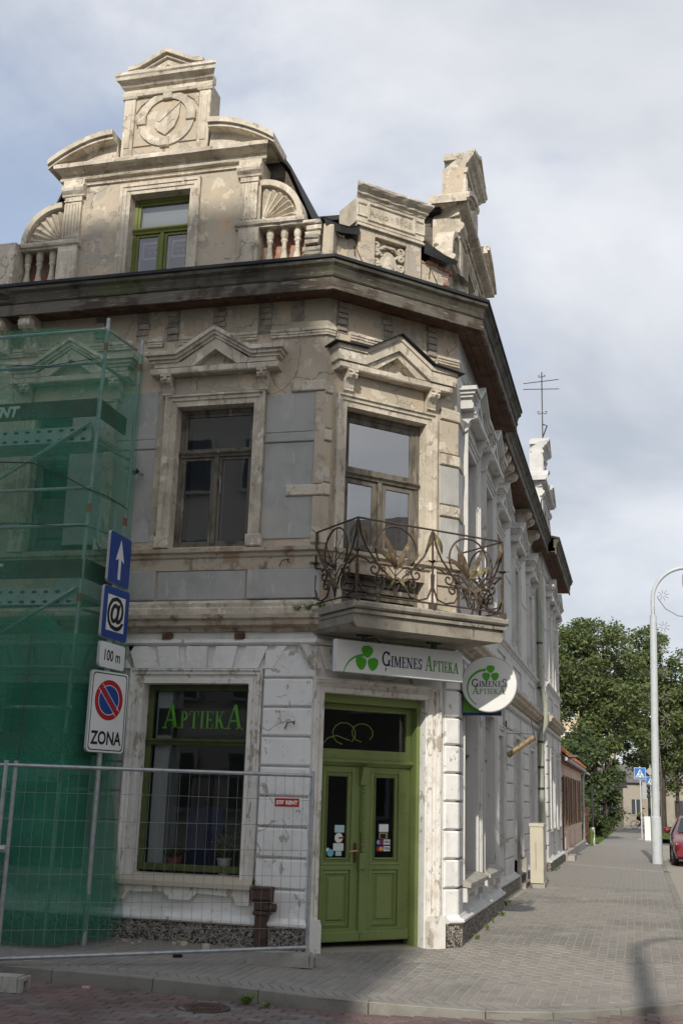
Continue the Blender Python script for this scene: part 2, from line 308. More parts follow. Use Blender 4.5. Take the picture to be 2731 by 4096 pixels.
GLASS = glass('shop_glass', (.93, .95, .95)); GLASSD = glass('dusty_window_glass', (.55, .57, .58), .05, .02); GLASSR = glass('sky_reflecting_glass', (.5, .52, .54), .27, .01)
def plain(name, c, rough=.6, **k): return mat(name, c, rough, **k)
SWHITE = plain('sign_white', (.74, .75, .74), .35, layers=[(3, (.68, .69, .68), .45, .7)]); SBLUE = plain('sign_blue', (.018, .06, .26), .35); SRED = plain('sign_red', (.42, .018, .025), .4)
SBLACK = plain('sign_black', (.012, .012, .014), .45); LOGOG = plain('logo_green', (.075, .36, .022), .4); LOGON = plain('logo_navy', (.022, .018, .085), .4); LOGOT = plain('lettering_green', (.10, .30, .05), .4)
LETG = plain('window_letter_green', (.20, .72, .04), .5); SBACK = plain('sign_back_grey', (.36, .37, .37), .5, metal=.3); WOODC = plain('pale_sill_board', (.50, .45, .36), .7)
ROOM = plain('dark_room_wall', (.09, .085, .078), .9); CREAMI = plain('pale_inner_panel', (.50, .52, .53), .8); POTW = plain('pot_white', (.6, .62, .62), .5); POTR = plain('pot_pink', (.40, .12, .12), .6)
BROWNP = plain('brown_pipe_paint', (.085, .05, .04), .6, layers=[(9, (.05, .03, .026), .5, .65), (14, (.16, .10, .075), .62, .68)])

# ================================================================== GROUND, ROAD, PAVEMENT
def smooth(a, b, x): t = min(1, max(0, (x - a) / (b - a))); return t * t * (3 - 2 * t)
def rz(x, y): return gz(x, y) - 0.105 + 0.065 * smooth(-3.0, -1.0, x)
KP = [(-30, 10.05), (-6, 10.05), (-4.3, 10.08), (-3.3, 10.1), (-2.7, 10.07), (-1.85, 10.12), (-1.25, 10.14), (-.8, 10.26), (-.2, 10.62), (.35, 11.05), (1.2, 11.55), (2.3, 12.5), (2.9, 13.6), (3.0, 15)]
def kerb_y(x):
    for (a, b), (c, d) in zip(KP, KP[1:]):
        if a <= x <= c: return b + (d - b) * (x - a) / (c - a)
    return KP[0][1] if x < KP[0][0] else 15.0
def grid(xs, ys, zf):
    P = [(x, y, zf(x, y)) for y in ys for x in xs]; n = len(xs)
    F = [(j * n + i, j * n + i + 1, (j + 1) * n + i + 1, (j + 1) * n + i) for j in range(len(ys) - 1) for i in range(n - 1)]
    mb = MB(); mb.add(P, F); return mb
def fr(a, b, s):
    n = max(1, int(round((b - a) / s))); return [a + (b - a) * i / n for i in range(n + 1)]
SAND = mat('joint_sand', (.325, .30, .255), .95, [(5, (.27, .245, .20), .45, .65)], [(60, .4, .004)])
PAV = mat('grey_paving_block', (.252, .232, .21), .9, [(.45, (.19, .182, .168), .46, .62), (1.3, (.28, .265, .242), .55, .68), (3.5, (.17, .16, .145), .62, .70, None, .6), (60, (.18, .17, .155), .58, .72, None, .6)], [(70, .5, .004)], rnd=.075)
REDP = mat('red_paving_block', (.165, .112, .102), .9, [(1.2, (.135, .10, .093), .42, .62), (.7, (.175, .16, .15), .50, .62), (60, (.115, .08, .07), .58, .72, None, .6)], [(70, .5, .004)], rnd=.16)
EARTH = mat('ground_soil', (.17, .16, .135), .95, [(.5, (.13, .125, .11), .4, .65)], [(4, .4, .03)])
ASPH = mat('asphalt', (.085, .083, .08), .9, [(.6, (.11, .105, .10), .45, .65)], [(60, .5, .006)])
def brickm(name, c1, c2, mortar, sx, sy, rot=0):
    m = mat(name, c1, .9); nt = m.node_tree; N = nt.nodes; L = nt.links
    ge = N.new('ShaderNodeNewGeometry'); mp = N.new('ShaderNodeMapping'); mp.inputs['Rotation'].default_value = (0, 0, rot); L.new(ge.outputs['Position'], mp.inputs[0])
    bt = N.new('ShaderNodeTexBrick'); bt.inputs['Scale'].default_value = 1; bt.inputs['Brick Width'].default_value = sx; bt.inputs['Row Height'].default_value = sy; bt.inputs['Mortar Size'].default_value = .004
    bt.inputs['Color1'].default_value = (*c1, 1); bt.inputs['Color2'].default_value = (*c2, 1); bt.inputs['Mortar'].default_value = (*mortar, 1); L.new(mp.outputs[0], bt.inputs[0])
    L.new(bt.outputs[0], N['Principled BSDF'].inputs['Base Color']); return m
PAVF = brickm('far_grey_paving', (.245, .232, .212), (.225, .213, .195), (.31, .285, .24), .2, .102, PI / 2)
BAYM = brickm('sandy_bay_paving', (.31, .285, .24), (.28, .26, .22), (.35, .32, .27), .2, .1, 0)
g = grid([-400, -120, -40, -14, -9, -6, -4, -2, 0, 2, 4, 8, 14, 40, 120, 400], [-200, -40, -10, 0, 5, 8, 9, 10, 11, 12, 13, 14, 16, 20, 26, 36, 60, 90, 140, 260, 900], lambda x, y: gz(x, min(y, 140)) - .22)
g.put('ground', EARTH, kind='structure', fix=False)
road = grid(fr(-30, 14, .5), fr(-8, 10.0, .5), lambda x, y: rz(x, y) - .016)
DARKJ = mat('dark_joint_grit', (.075, .066, .058), .95, [(9, (.11, .10, .085), .45, .65)]); roado = road.put('road', DARKJ, kind='structure', fix=False)
MB().add([(3.1, -30, -.14), (12, -30, -.14), (12, 13, -.14), (3.1, 13, -.14)], [(0, 1, 2, 3)]).add([(3.1, 13, -.14), (12, 13, -.14), (12, 36, -.14), (3.1, 36, -.14)], [(0, 1, 2, 3)]).add([(3.1, 36, -.14), (12, 36, -.14), (12, 200, -1.37), (3.1, 200, -1.37)], [(0, 1, 2, 3)]).put('main_street', ASPH, kind='structure', fix=False)
# fill between kerb curve and road sheet is the pavement base that follows the kerb
P = []; F = []
xs = fr(-14, 3.0, .25); nn = 26
for x in xs:
    y0 = kerb_y(x)
    for j in range(nn + 1):
        y = y0 + (24 - y0) * (j / nn) ** 1.6; P.append((x, y, gz(x, y) - .0045))
for i in range(len(xs) - 1):
    for j in range(nn): a = i * (nn + 1) + j; F.append((a, a + nn + 1, a + nn + 2, a + 1))
mb = MB(); mb.add(P, F); walk = mb.put('pavement', SAND, kind='structure', fix=False)
mb = grid([-2.4, -1, .62], [24, 28, 32, 36, 50, 80, 130], lambda x, y: gz(x, y)); mb.put('far_paving', PAVF, walk, fix=False)
mb = grid([.62, 1.5, 3.05], [16, 20, 24, 28, 32, 36, 46, 54], lambda x, y: gz(x, y) - .004); mb.put('parking_bay_paving', BAYM, walk, fix=False)
mb = grid([.62, 1.5, 3.05], [10.5, 13, 16], lambda x, y: gz(x, y) - .002); mb.put('corner_paving', PAVF, walk, fix=False)
def paver_mesh(name, pts, h, b, m):
    n = len(pts); cx = sum(p[0] for p in pts) / n; cy = sum(p[1] for p in pts) / n
    P = [(x, y, -h) for x, y in pts] + [(x, y, -b) for x, y in pts]
    for x, y in pts:
        d = math.hypot(x - cx, y - cy); k = (d - b * 1.3) / d; P.append((cx + (x - cx) * k, cy + (y - cy) * k, 0))
    F = [tuple(range(2 * n, 3 * n))]
    for a in (0, n): F += [(a + i, a + (i + 1) % n, a + n + (i + 1) % n, a + n + i) for i in range(n)]
    me = bpy.data.meshes.new(name); me.from_pydata(P, [], F); me.materials.append(m); me.update(); return me, P, F
def lay(name, me, P, F, spots, par, m, nsep=295):
    inview = lambda s: -.63 * s[1] - .1 < s[0] < .05 * s[1] + .1
    spots.sort(key=lambda s: (not inview(s), s[0] ** 2 + s[1] ** 2))
    for (x, y, z, a) in spots[:nsep]:
        put(name, me, None, par, M=Matrix.Translation((x, y, z)) @ Matrix.Rotation(a, 4, 'Z'))
    V = []; FF = []
    for (x, y, z, a) in spots[nsep:]:
        n = len(V); c, s_ = math.cos(a), math.sin(a)
        V += [(x + p[0] * c - p[1] * s_, y + p[0] * s_ + p[1] * c, z + p[2]) for p in P]; FF += [tuple(i + n for i in f) for f in F]
    me2 = bpy.data.meshes.new(name + '_field'); me2.from_pydata(V, [], FF); me2.update()
    put(name + '_field', me2, m, par, kind='stuff')
me, P, F = paver_mesh('paving_block', [(-.0445, -.0997), (.0445, -.0997), (.0445, .0997), (-.0445, .0997)], .05, .003, PAV)
sp = []
ix = 0; x = -9.0
while x < .6:
    y = kerb_y(x) + .36 + (.1 if ix % 2 else 0) - .05
    y = math.floor(y / .2) * .2 + (.1 if ix % 2 else 0)
    while y < 24:
        ok = y > kerb_y(x) + .36
        if x < -3.62: ok &= y < 12.42
        elif x < -2.08: ok &= y < 12.42 + (x + 3.62) * 1.0
        if ok: sp.append((x + random.uniform(-.0015, .0015), y + random.uniform(-.002, .002), gz(x, y) + random.uniform(-.0025, .0015), random.uniform(-.006, .006)))
        y += .2
    x += .1005; ix += 1
lay('paving_block', me, P, F, sp, walk, PAV)
# slanted border course beside the kerb
V = []; FF = []
x = -9.0
while x < .9:
    def q(t, n): xx = x + t; return (xx, kerb_y(xx) + .125 + n, gz(xx, kerb_y(xx) + n) + .001)
    pts = [q(.006, 0), q(.094, 0), q(.094 - .13, .235), q(.006 - .13, .235)]; n = len(V)
    V += pts + [(a, b, c - .03) for a, b, c in pts]; FF += [(n, n + 1, n + 2, n + 3)] + [(n + i, n + 4 + i, n + 4 + (i + 1) % 4, n + (i + 1) % 4) for i in range(4)]
    x += .1
me2 = bpy.data.meshes.new('border_course'); me2.from_pydata(V, [], FF); me2.update(); put('border_course', me2, PAV, walk, kind='stuff')
# red road blocks
hx = [(-.095, -.048), (-.07, -.061), (.07, -.061), (.095, -.048), (.095, .048), (.07, .061), (-.07, .061), (-.095, .048)]
me, P, F = paver_mesh('road_block', hx, .04, .006, REDP)
sp = []; j = 0; y = 7.6
while y < 10.7:
    x = -7.2 + (.1 if j % 2 else 0)
    while x < 1.2:
        if y < kerb_y(x) - .075: sp.append((x, y, rz(x, y) + random.uniform(-.003, .002), random.uniform(-.02, .02)))
        x += .2
    y += .132; j += 1
lay('road_block', me, P, F, sp, roado, REDP)
# kerb: stones about a metre long that follow the curve
kerbo = empty('kerb', (-3, 10, 0), kind='structure')
s = -9.3
while s < 2.6:
    e = s + (1.0 if s < -1.5 else .55) - .008
    Q = []
    for t in (s, (s + e) / 2, e):
        yk = kerb_y(t); sl = (kerb_y(t + .05) - kerb_y(t - .05)) / .1; nx, ny = -sl / math.hypot(1, sl), 1 / math.hypot(1, sl); z = gz(t, yk) + .004
        Q += [(t, yk, z - .25), (t, yk, z - .015), (t + nx * .012, yk + ny * .012, z), (t + nx * .12, yk + ny * .12, z), (t + nx * .12, yk + ny * .12, z - .25)]
    F = []
    for i in range(2): F += [(i * 5 + j, i * 5 + j + 1, i * 5 + 6 + j, i * 5 + 5 + j) for j in range(4)]
    F += [(4, 3, 2, 1, 0), (10, 11, 12, 13, 14)]
    MB().add(Q, F).put('kerb_stone', KERBM, kerbo); s = e + .008
# flush kerb line that crosses the pavement further down, and the bay edge
a, b = Vector((-2.0, 32.1, 0)), Vector((.62, 30.2, 0))
for i in range(3):
    p, q = a.lerp(b, i / 3 + .004), a.lerp(b, (i + 1) / 3 - .004); d = Vector((.12, .17, 0)).normalized() * .28
    MB().add([(p.x, p.y, .006), (q.x, q.y, .006), (q.x + d.x, q.y + d.y, .006), (p.x + d.x, p.y + d.y, .006), (p.x, p.y, -.03), (q.x, q.y, -.03)], [(0, 1, 2, 3), (4, 5, 1, 0)]).put('kerb_stone', SAND, kerbo)
for i in range(10):
    y0 = 16 + i * 2.0; MB().box(.56, .68, y0, y0 + 1.985, gz(.6, y0 + 1) - .1, gz(.6, y0 + 1) + .006).put('kerb_stone', KERBM, kerbo)
MB().add([(2.9, 15, -.2), (3.1, 15, -.2), (3.1, 60, -.36), (2.9, 60, -.36), (2.9, 15, .0), (3.1, 15, .0), (3.1, 60, -.17), (2.9, 60, -.17)], [(4, 5, 6, 7), (0, 1, 5, 4), (1, 2, 6, 5), (3, 0, 4, 7)]).put('kerb_stone', KERBM, kerbo)

# ================================================================== THE CORNER BUILDING
FA = Fr((0, 12.55, 0), (1, 0, 0), (0, -1, 0)); FA2 = Fr((0, 12.75, 0), (1, 0, 0), (0, -1, 0))
FB = Fr((-3.58, 12.55, 0), (1, 1, 0), (1, -1, 0)); LB = 2.008
FC = Fr((-2.16, 0, 0), (0, 1, 0), (1, 0, 0)); FC2 = Fr((-2.36, 0, 0), (0, 1, 0), (1, 0, 0))
K = math.tan(R_(22.5))
BLD = empty('corner_building', (-3.58, 12.55, 0), label='old two-storey corner building with chamfered corner, gables and wooden eaves', cat='building')
def wall(fr_, u0, u1, z0, z1, ops, m, name, o=0.0, dep=.25):
    us = sorted({u0, u1, *[p for q in ops for p in q[:2]]}); zs = sorted({z0, z1, *[p for q in ops for p in q[2:4]]})
    us = [u for u in us if u0 <= u <= u1]; zs = [z for z in zs if z0 <= z <= z1]; mb = MB(fr_)
    for a, b in zip(us, us[1:]):
        for c, d in zip(zs, zs[1:]):
            mu, mz = (a + b) / 2, (c + d) / 2
            if any(q[0] < mu < q[1] and q[2] < mz < q[3] for q in ops): continue
            mb.sheet([(a, o, c), (b, o, c), (b, o, d), (a, o, d)])
    for a, b, c, d in ops:
        for e in ([(a, c), (a, d)], [(a, d), (b, d)], [(b, d), (b, c)], [(b, c), (a, c)]):
            (p, q), (r, s_) = e; mb.sheet([(p, o, q), (r, o, s_), (r, o - dep, s_), (p, o - dep, q)])
    return mb.put(name, m, BLD, fix=False)
def window(fr_, a, b, c, d, wm, gm, trans=None, o=-.13, t=.055, mull=True, name='window', tm=None, sash=.04, par=None):
    mb = MB(fr_)
    for q in ((a, a + t, c, d), (b - t, b, c, d), (a + t, b - t, c, c + t), (a + t, b - t, d - t, d)): mb.block(q[0], q[1], o - .06, o, q[2], q[3], .006)
    w = mb.put(name, wm, par or BLD)
    cells = []
    if trans:
        MB(fr_).run([(o - .05, trans - .035), (o + .012, trans - .035), (o + .02, trans - .015), (o + .05, trans + .015), (o + .05, trans + .03), (o - .05, trans + .04)], a + t * .3, b - t * .3).put('transom', tm or wm, w)
        cells.append((a + t, b - t, trans + .04, d - t)); low = trans - .035
    else: low = d - t
    m = (a + b) / 2
    if mull:
        MB(fr_).block(m - .03, m + .03, o - .05, o + .015, c + t, low, .008).put('mullion', wm, w); cells += [(a + t, m - .03, c + t, low), (m + .03, b - t, c + t, low)]
    else: cells.append((a + t, b - t, c + t, low))
    for (p, q, r, s_) in cells:
        if sash:
            mb = MB(fr_)
            for e in ((p, p + sash, r, s_), (q - sash, q, r, s_), (p + sash, q - sash, r, r + sash), (p + sash, q - sash, s_ - sash, s_)): mb.block(e[0], e[1], o - .05, o - .012, e[2], e[3], .005)
            mb.put('sash', wm, w)
        MB(fr_).sheet([(p + sash, o - .03, r + sash), (q - sash, o - .03, r + sash), (q - sash, o - .03, s_ - sash), (p + sash, o - .03, s_ - sash)]).put('pane', gm, w, fix=False)
    return w
SUR = [(-.004, -.22), (0, .035), (.05, .035), (.056, .018), (.10, .018), (.106, .05), (.135, .05), (.15, .07), (.17, .07), (.17, 0)]
SURU = [(-.004, -.2), (0, .03), (.07, .03), (.075, .05), (.115, .05), (.125, .075), (.15, .075), (.15, 0)]
# ---------------------------------------------------------------- storey mouldings
PLN = [(-.1, -.45), (.085, -.45), (.095, .15), (.07, .21), (-.1, .22)]
TOR = [(0, .205), (.10, .205), (.125, .225), (.125, .25), (.10, .262), (.075, .268), (.06, .29), (.0, .33)]
BND = [(0, 3.33), (.05, 3.335), (.075, 3.36), (.06, 3.40), (0, 3.42)]
CRN = [(0, 3.49), (.05, 3.49), (.07, 3.53), (.15, 3.555), (.16, 3.61), (.20, 3.635), (.205, 3.68), (0, 3.72)]
BSM = [(0, 3.69), (.10, 3.70), (.10, 3.765), (.07, 3.79), (.075, 3.83), (.045, 3.865), (0, 3.88)]
SLB = [(0, 4.25), (.025, 4.25), (.03, 4.39), (.055, 4.41), (.06, 4.445), (.10, 4.465), (.105, 4.51), (0, 4.53)]
STR = [(0, 7.235), (.03, 7.24), (.03, 7.262), (.016, 7.266), (.034, 7.274), (.034, 7.296), (.02, 7.30), (.042, 7.31), (.042, 7.345), (0, 7.362)]
def storey(fr_, u0, u1, k0, k1, lowm, upm, base=True, corn=CORN, inter=()):
    if base:
        MB(fr_).run(PLN, u0, u1, k0, k1, .006, .3).put('plinth', PEBBLE, BLD)
        MB(fr_).run(TOR, u0, u1, k0, k1, .002, .5).put('base_moulding', lowm, BLD)
    MB(fr_).run(BND, u0, u1, k0, k1, .003, .25).put('band_moulding', lowm, BLD)
    MB(fr_).run(CRN, u0, u1, k0, k1, .006, .17).put('storey_cornice', corn, BLD)
    MB(fr_).run(BSM, u0, u1, k0, k1, .003, .25).put('pedestal_moulding', upm, BLD)
    MB(fr_).run(SLB, u0, u1, k0, k1, .003, .2).put('sill_band', corn if upm is TRIM else upm, BLD)
    cuts = [c for c in inter if u0 < c < u1]; a = u0; ka = k0
    for c in sorted(cuts) + [None]:
        b = u1 if c is None else c - random.uniform(.08, .13); kb = k1 if c is None else 0
        if b - a > .05: MB(fr_).run(STR, a, b, ka, kb, .004, .12).put('frieze_moulding', upm, BLD)
        if c is not None: a = c + random.uniform(.08, .13); ka = 0
def eaves(fr_, u0, u1, k0, k1, name='eaves'):
    root = MB(fr_).run([(.335, 7.69), (.37, 7.69), (.372, 7.755), (.362, 7.76), (.365, 7.845), (.335, 7.85)], u0, u1, k0, k1, .003, .6).put(name, WOODB, BLD)
    for i in range(3):
        p = .004 + i * .112; MB(fr_).run([(p, 7.742), (p + .106, 7.742), (p + .106, 7.765), (p, 7.765)], u0, u1, k0, k1).put('soffit_board', SOFF, root)
    MB(fr_).run([(.30, 7.852), (.372, 7.852), (.385, 7.872), (.372, 7.885), (.378, 7.93), (.40, 7.985), (.435, 8.02), (.437, 8.062), (.30, 8.07)], u0, u1, k0, k1, .003, .5).put('crown_moulding', WOODG, root)
    MB(fr_).run([(-.2, 8.24), (.445, 8.066), (.46, 8.075), (.458, 8.115), (.44, 8.125), (-.2, 8.28)], u0, u1, k0, k1).put('roof_edge', ROOF, root)
    return root
# lower walls and openings
SA = (-5.72, -4.38, .70, 2.88); SA2 = (-7.66, -6.32, .70, 2.88)
wall(FA, -8.95, -3.58, -.3, 3.55, [SA, SA2], WHITE, 'lower_wall')
wall(FA2, -16, -8.95, -.3, 3.55, [], GREYR, 'lower_wall')
DO = (.10, 1.56, -.12, 2.80)
wall(FB, 0, LB, -.3, 3.55, [DO], WHITE, 'lower_wall', dep=.3)
C1L = [(14.48, 15.82, .70, 2.88), (16.43, 17.77, .70, 2.88)]; C1U = [(14.63, 15.67, 4.55, 6.385), (16.58, 17.62, 4.55, 6.385)]
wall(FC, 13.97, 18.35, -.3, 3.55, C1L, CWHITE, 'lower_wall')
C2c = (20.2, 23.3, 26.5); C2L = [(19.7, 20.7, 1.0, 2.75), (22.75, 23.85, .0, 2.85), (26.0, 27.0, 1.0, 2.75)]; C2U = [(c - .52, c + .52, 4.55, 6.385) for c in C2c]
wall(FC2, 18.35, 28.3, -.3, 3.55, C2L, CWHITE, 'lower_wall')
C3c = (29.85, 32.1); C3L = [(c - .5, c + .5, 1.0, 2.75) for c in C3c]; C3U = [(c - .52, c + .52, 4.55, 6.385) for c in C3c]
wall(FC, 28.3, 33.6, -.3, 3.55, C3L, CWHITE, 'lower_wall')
# upper walls
UA = (-5.53, -4.495, 4.55, 6.385); UA2 = (-7.545, -6.51, 4.55, 6.385); UB = (.30, 1.50, 3.78, 6.345)
wall(FA, -8.95, -3.58, 3.55, 8.15, [UA, UA2], BEIGE, 'upper_wall')
wall(FA2, -16, -8.95, 3.55, 8.15, [], BEIGE, 'upper_wall')
wall(FB, 0, LB, 3.55, 8.15, [UB], BEIGE, 'upper_wall')
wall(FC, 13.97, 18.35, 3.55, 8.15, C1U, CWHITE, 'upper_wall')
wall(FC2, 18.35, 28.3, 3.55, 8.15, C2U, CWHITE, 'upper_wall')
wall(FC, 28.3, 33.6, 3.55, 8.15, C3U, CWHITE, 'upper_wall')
# returns of the projecting bays, far end wall, back walls, floors and ceiling that close the shell
for q in ((-2.6, -2.162, 18.25, 18.349), (-2.6, -2.162, 28.301, 28.4), (-9.05, -8.951, 12.552, 13.1), (-9, -2.17, 33.5, 33.598)): MB().box(*q, -.3, 8.15).put('return_wall', CWHITE, BLD)
mb = MB(); mb.box(-16, -8.5, 20, 20.2, -.3, 8.2); mb.box(-9, -8.8, 20, 33.5, -.3, 8.2); mb.box(-16.2, -16, 12.8, 20, -.3, 8.2); mb.put('back_wall', GREYR, BLD)
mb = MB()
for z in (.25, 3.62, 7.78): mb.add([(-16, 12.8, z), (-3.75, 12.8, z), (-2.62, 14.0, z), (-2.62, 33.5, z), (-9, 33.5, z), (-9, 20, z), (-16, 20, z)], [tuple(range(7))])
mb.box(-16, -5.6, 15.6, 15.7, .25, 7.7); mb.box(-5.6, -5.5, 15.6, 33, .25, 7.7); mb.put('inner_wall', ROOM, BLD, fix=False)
mb = MB()
o_ = [(-16, 12.75), (-8.95, 12.75), (-3.65, 12.75), (-2.36, 14.04), (-2.36, 33.6)]; i_ = [(-16, 16.8), (-8, 16.8), (-6.4, 16.8), (-6.4, 17.6), (-6.4, 33.6)]
mb.add([(x, y, 8.27) for x, y in o_] + [(x, y, 10.0) for x, y in i_] + [(-10, 20, 8.2), (-10, 33.6, 8.2), (-16, 20.4, 8.2)], [(i, i + 1, i + 6, i + 5) for i in range(4)] + [(5, 6, 7, 10, 12), (7, 8, 9, 11, 10)])
mb.put('roof', ROOF, BLD, fix=False)
MB().add([(-16, 12.75, 8.27), (-16, 16.8, 10), (-16, 20.4, 8.2)], [(0, 1, 2)]).add([(-2.36, 33.6, 8.1), (-6.4, 33.6, 10), (-10, 33.6, 8.1)], [(0, 1, 2)]).put('roof_gable', WOODB, BLD, fix=False)
storey(FA, -8.95, -3.58, 0, K, WHITE, TRIM, inter=(-6.1, -5.67, -5.04, -4.42)); storey(FA2, -16, -8.95, 0, 0, GREYR, TRIM)
storey(FB, 0, LB, K, K, WFRAME, TRIM, base=False, inter=(.21, .88, 1.59))
for (p, q, k0, k1) in ((-.0, .0, K, 0), (1.84, LB, 0, K)):
    if q > p:
        MB(FB).run(PLN, p, q, k0, k1, .006, .1).put('plinth', PEBBLE, BLD); MB(FB).run(TOR, p, q, k0, k1).put('base_moulding', WHITE, BLD)
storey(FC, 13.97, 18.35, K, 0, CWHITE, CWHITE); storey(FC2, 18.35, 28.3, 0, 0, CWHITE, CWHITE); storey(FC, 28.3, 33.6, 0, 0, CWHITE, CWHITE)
eaves(FA, -8.95, -3.58, 0, K); eaves(FA2, -16, -8.95, 0, 0); eaves(FB, 0, LB, K, K); eaves(FC, 13.97, 18.3, K, 0); eaves(FC2, 18.3, 28.0, 0, 0); eaves(FC, 28.0, 34.0, 0, 0)
# ---------------------------------------------------------------- rustication blocks
QZ = [.275 + .335 * i for i in range(10)]
def quoins(fr_, u0, u1, m, o=.05, z=QZ, top=3.30, k0=0, k1=0):
    for i, a in enumerate(z):
        b = (z[i + 1] if i + 1 < len(z) else top) - .022
        if b - a < .05: continue
        mb = MB(fr_); mb.block(u0, u1, -.02, o, a, b, .016, .002)
        if k0 or k1:      # mitre onto the chamfered corner
            P = []
            for p in mb.v: P.append(p)
        mb.put('quoin_block', m, BLD)
quoins(FA, -4.195, -3.58 + K * .05, WHITE); quoins(FA, -6.30, -5.90, GREYR, .04); quoins(FA, -7.9, -7.68, GREYR, .04)
quoins(FB, 1.815, LB + K * .05, WHITE); quoins(FC, 13.97 - K * .05 + .004, 14.29, CWHITE)
quoins(FC, 16.02, 16.23, CWHITE, .03); quoins(FC, 17.97, 18.34, CWHITE, .04)
for a, b in ((18.5, 19.45), (20.95, 22.45), (24.1, 25.75), (27.2, 28.0)): quoins(FC2, a, b, CWHITE, .035)
for a, b in ((28.32, 29.1), (30.6, 31.35), (32.85, 33.58)): quoins(FC, a, b, CWHITE, .04)
# flat arch of wedge stones over the openings
def voussoirs(fr_, c, w, m, n=5, z0=3.055, z1=3.32):
    bw = w / n
    for i in range(-1, n + 1):
        f = (i - (n - 1) / 2); a = c + (f - .5) * bw + .03; b = c + (f + .5) * bw - .03; sh = f * .055
        if i < 0: a = b - .12
        if i == n: b = a + .12
        P = [(a, z0), (b, z0), (b + sh, z1), (a + sh, z1)]
        MB(fr_).poly(P, -.02, .06).put('wedge_stone', m, BLD)
voussoirs(FA, -5.05, 1.62, WHITE); voussoirs(FB, .83, 1.5, WFRAME); voussoirs(FA, -6.99, 1.62, GREYR)
for p in C1L: voussoirs(FC, (p[0] + p[1]) / 2, 1.6, CWHITE)
# wall-tie holes in the band
mb = MB(FA)
for u in (-5.44, -4.52): mb.box(u - .055, u + .055, .0, .082, 3.40, 3.475)
mb.put('beam_end', SOFF, BLD)
# ---------------------------------------------------------------- ground-floor shop windows
def shopwin(fr_, p, m, wm=GREEND, interior=False, mull=False):
    frame4(MB(fr_), *p, SUR, gap=.06).put('window_surround', m, BLD)
    w = window(fr_, p[0] + .002, p[1] - .002, p[2] + .03, p[3] - .002, wm, GLASS, trans=2.2, o=-.14, t=.075, mull=mull, name='shop_window', sash=0)
    a, b = p[0] - .19, p[1] + .17
    MB(fr_).run([(-.3, .705), (.0, .70), (.15, .635), (.15, .585), (-.02, .60)], a, b).put('window_sill', WOODC if interior else CONC, w)
    # apron board with shaped lower edge
    c = (a + b) / 2; L_ = [(a + .02, .585), (b - .02, .585), (b - .02, .415), (b - .17, .415), (b - .21, .50), (c + .2, .52), (c + .13, .44), (c - .13, .44), (c - .2, .52), (a + .21, .50), (a + .17, .415), (a + .02, .415)]
    MB(fr_).poly(L_, -.01, .10).put('apron', m, w)
    return w
W1 = shopwin(FA, SA, WFRAME, GREEND, True); shopwin(FA, SA2, GREYR)
for p in C1L: shopwin(FC, p, CWHITE, GREEND)
def plainwin(fr_, p, m, wm=WOODW):
    frame4(MB(fr_), *p, [(t, o) for t, o in SUR], gap=.05).put('window_surround', m, BLD)
    window(fr_, *p, wm, GLASSD, trans=p[3] - .55, o=-.15)
    MB(fr_).run([(-.2, p[2] - .0), (.1, p[2] - .03), (.1, p[2] - .09), (0, p[2] - .11)], p[0] - .18, p[1] + .18).put('window_sill', CONC, BLD)
for i in (0, 2): plainwin(FC2, C2L[i], CWHITE)
for p in C3L: plainwin(FC, p, CWHITE)
# boarded street door further along
p = C2L[1]; frame4(MB(FC2), *p, SUR, gap=.3).put('door_surround', CWHITE, BLD)
d_ = MB(FC2).box(p[0], p[1], -.24, -.18, p[2], p[3]).put('boarded_door', WOODB, BLD)
for i in range(6): MB(FC2).block(p[0] + i * .183, p[0] + i * .183 + .178, -.185, -.165, .02, p[3], .005).put('door_board', WOODB, d_)
MB(FC2).box(p[0] - .1, p[1] + .1, -.1, .22, -.1, .09).put('door_step', CONC, BLD)
for s_ in (p[0] - .17, p[1]): MB(FC2).block(s_, s_ + .17, -.02, .14, -.1, .52, .02).put('jamb_block', CONC, BLD)
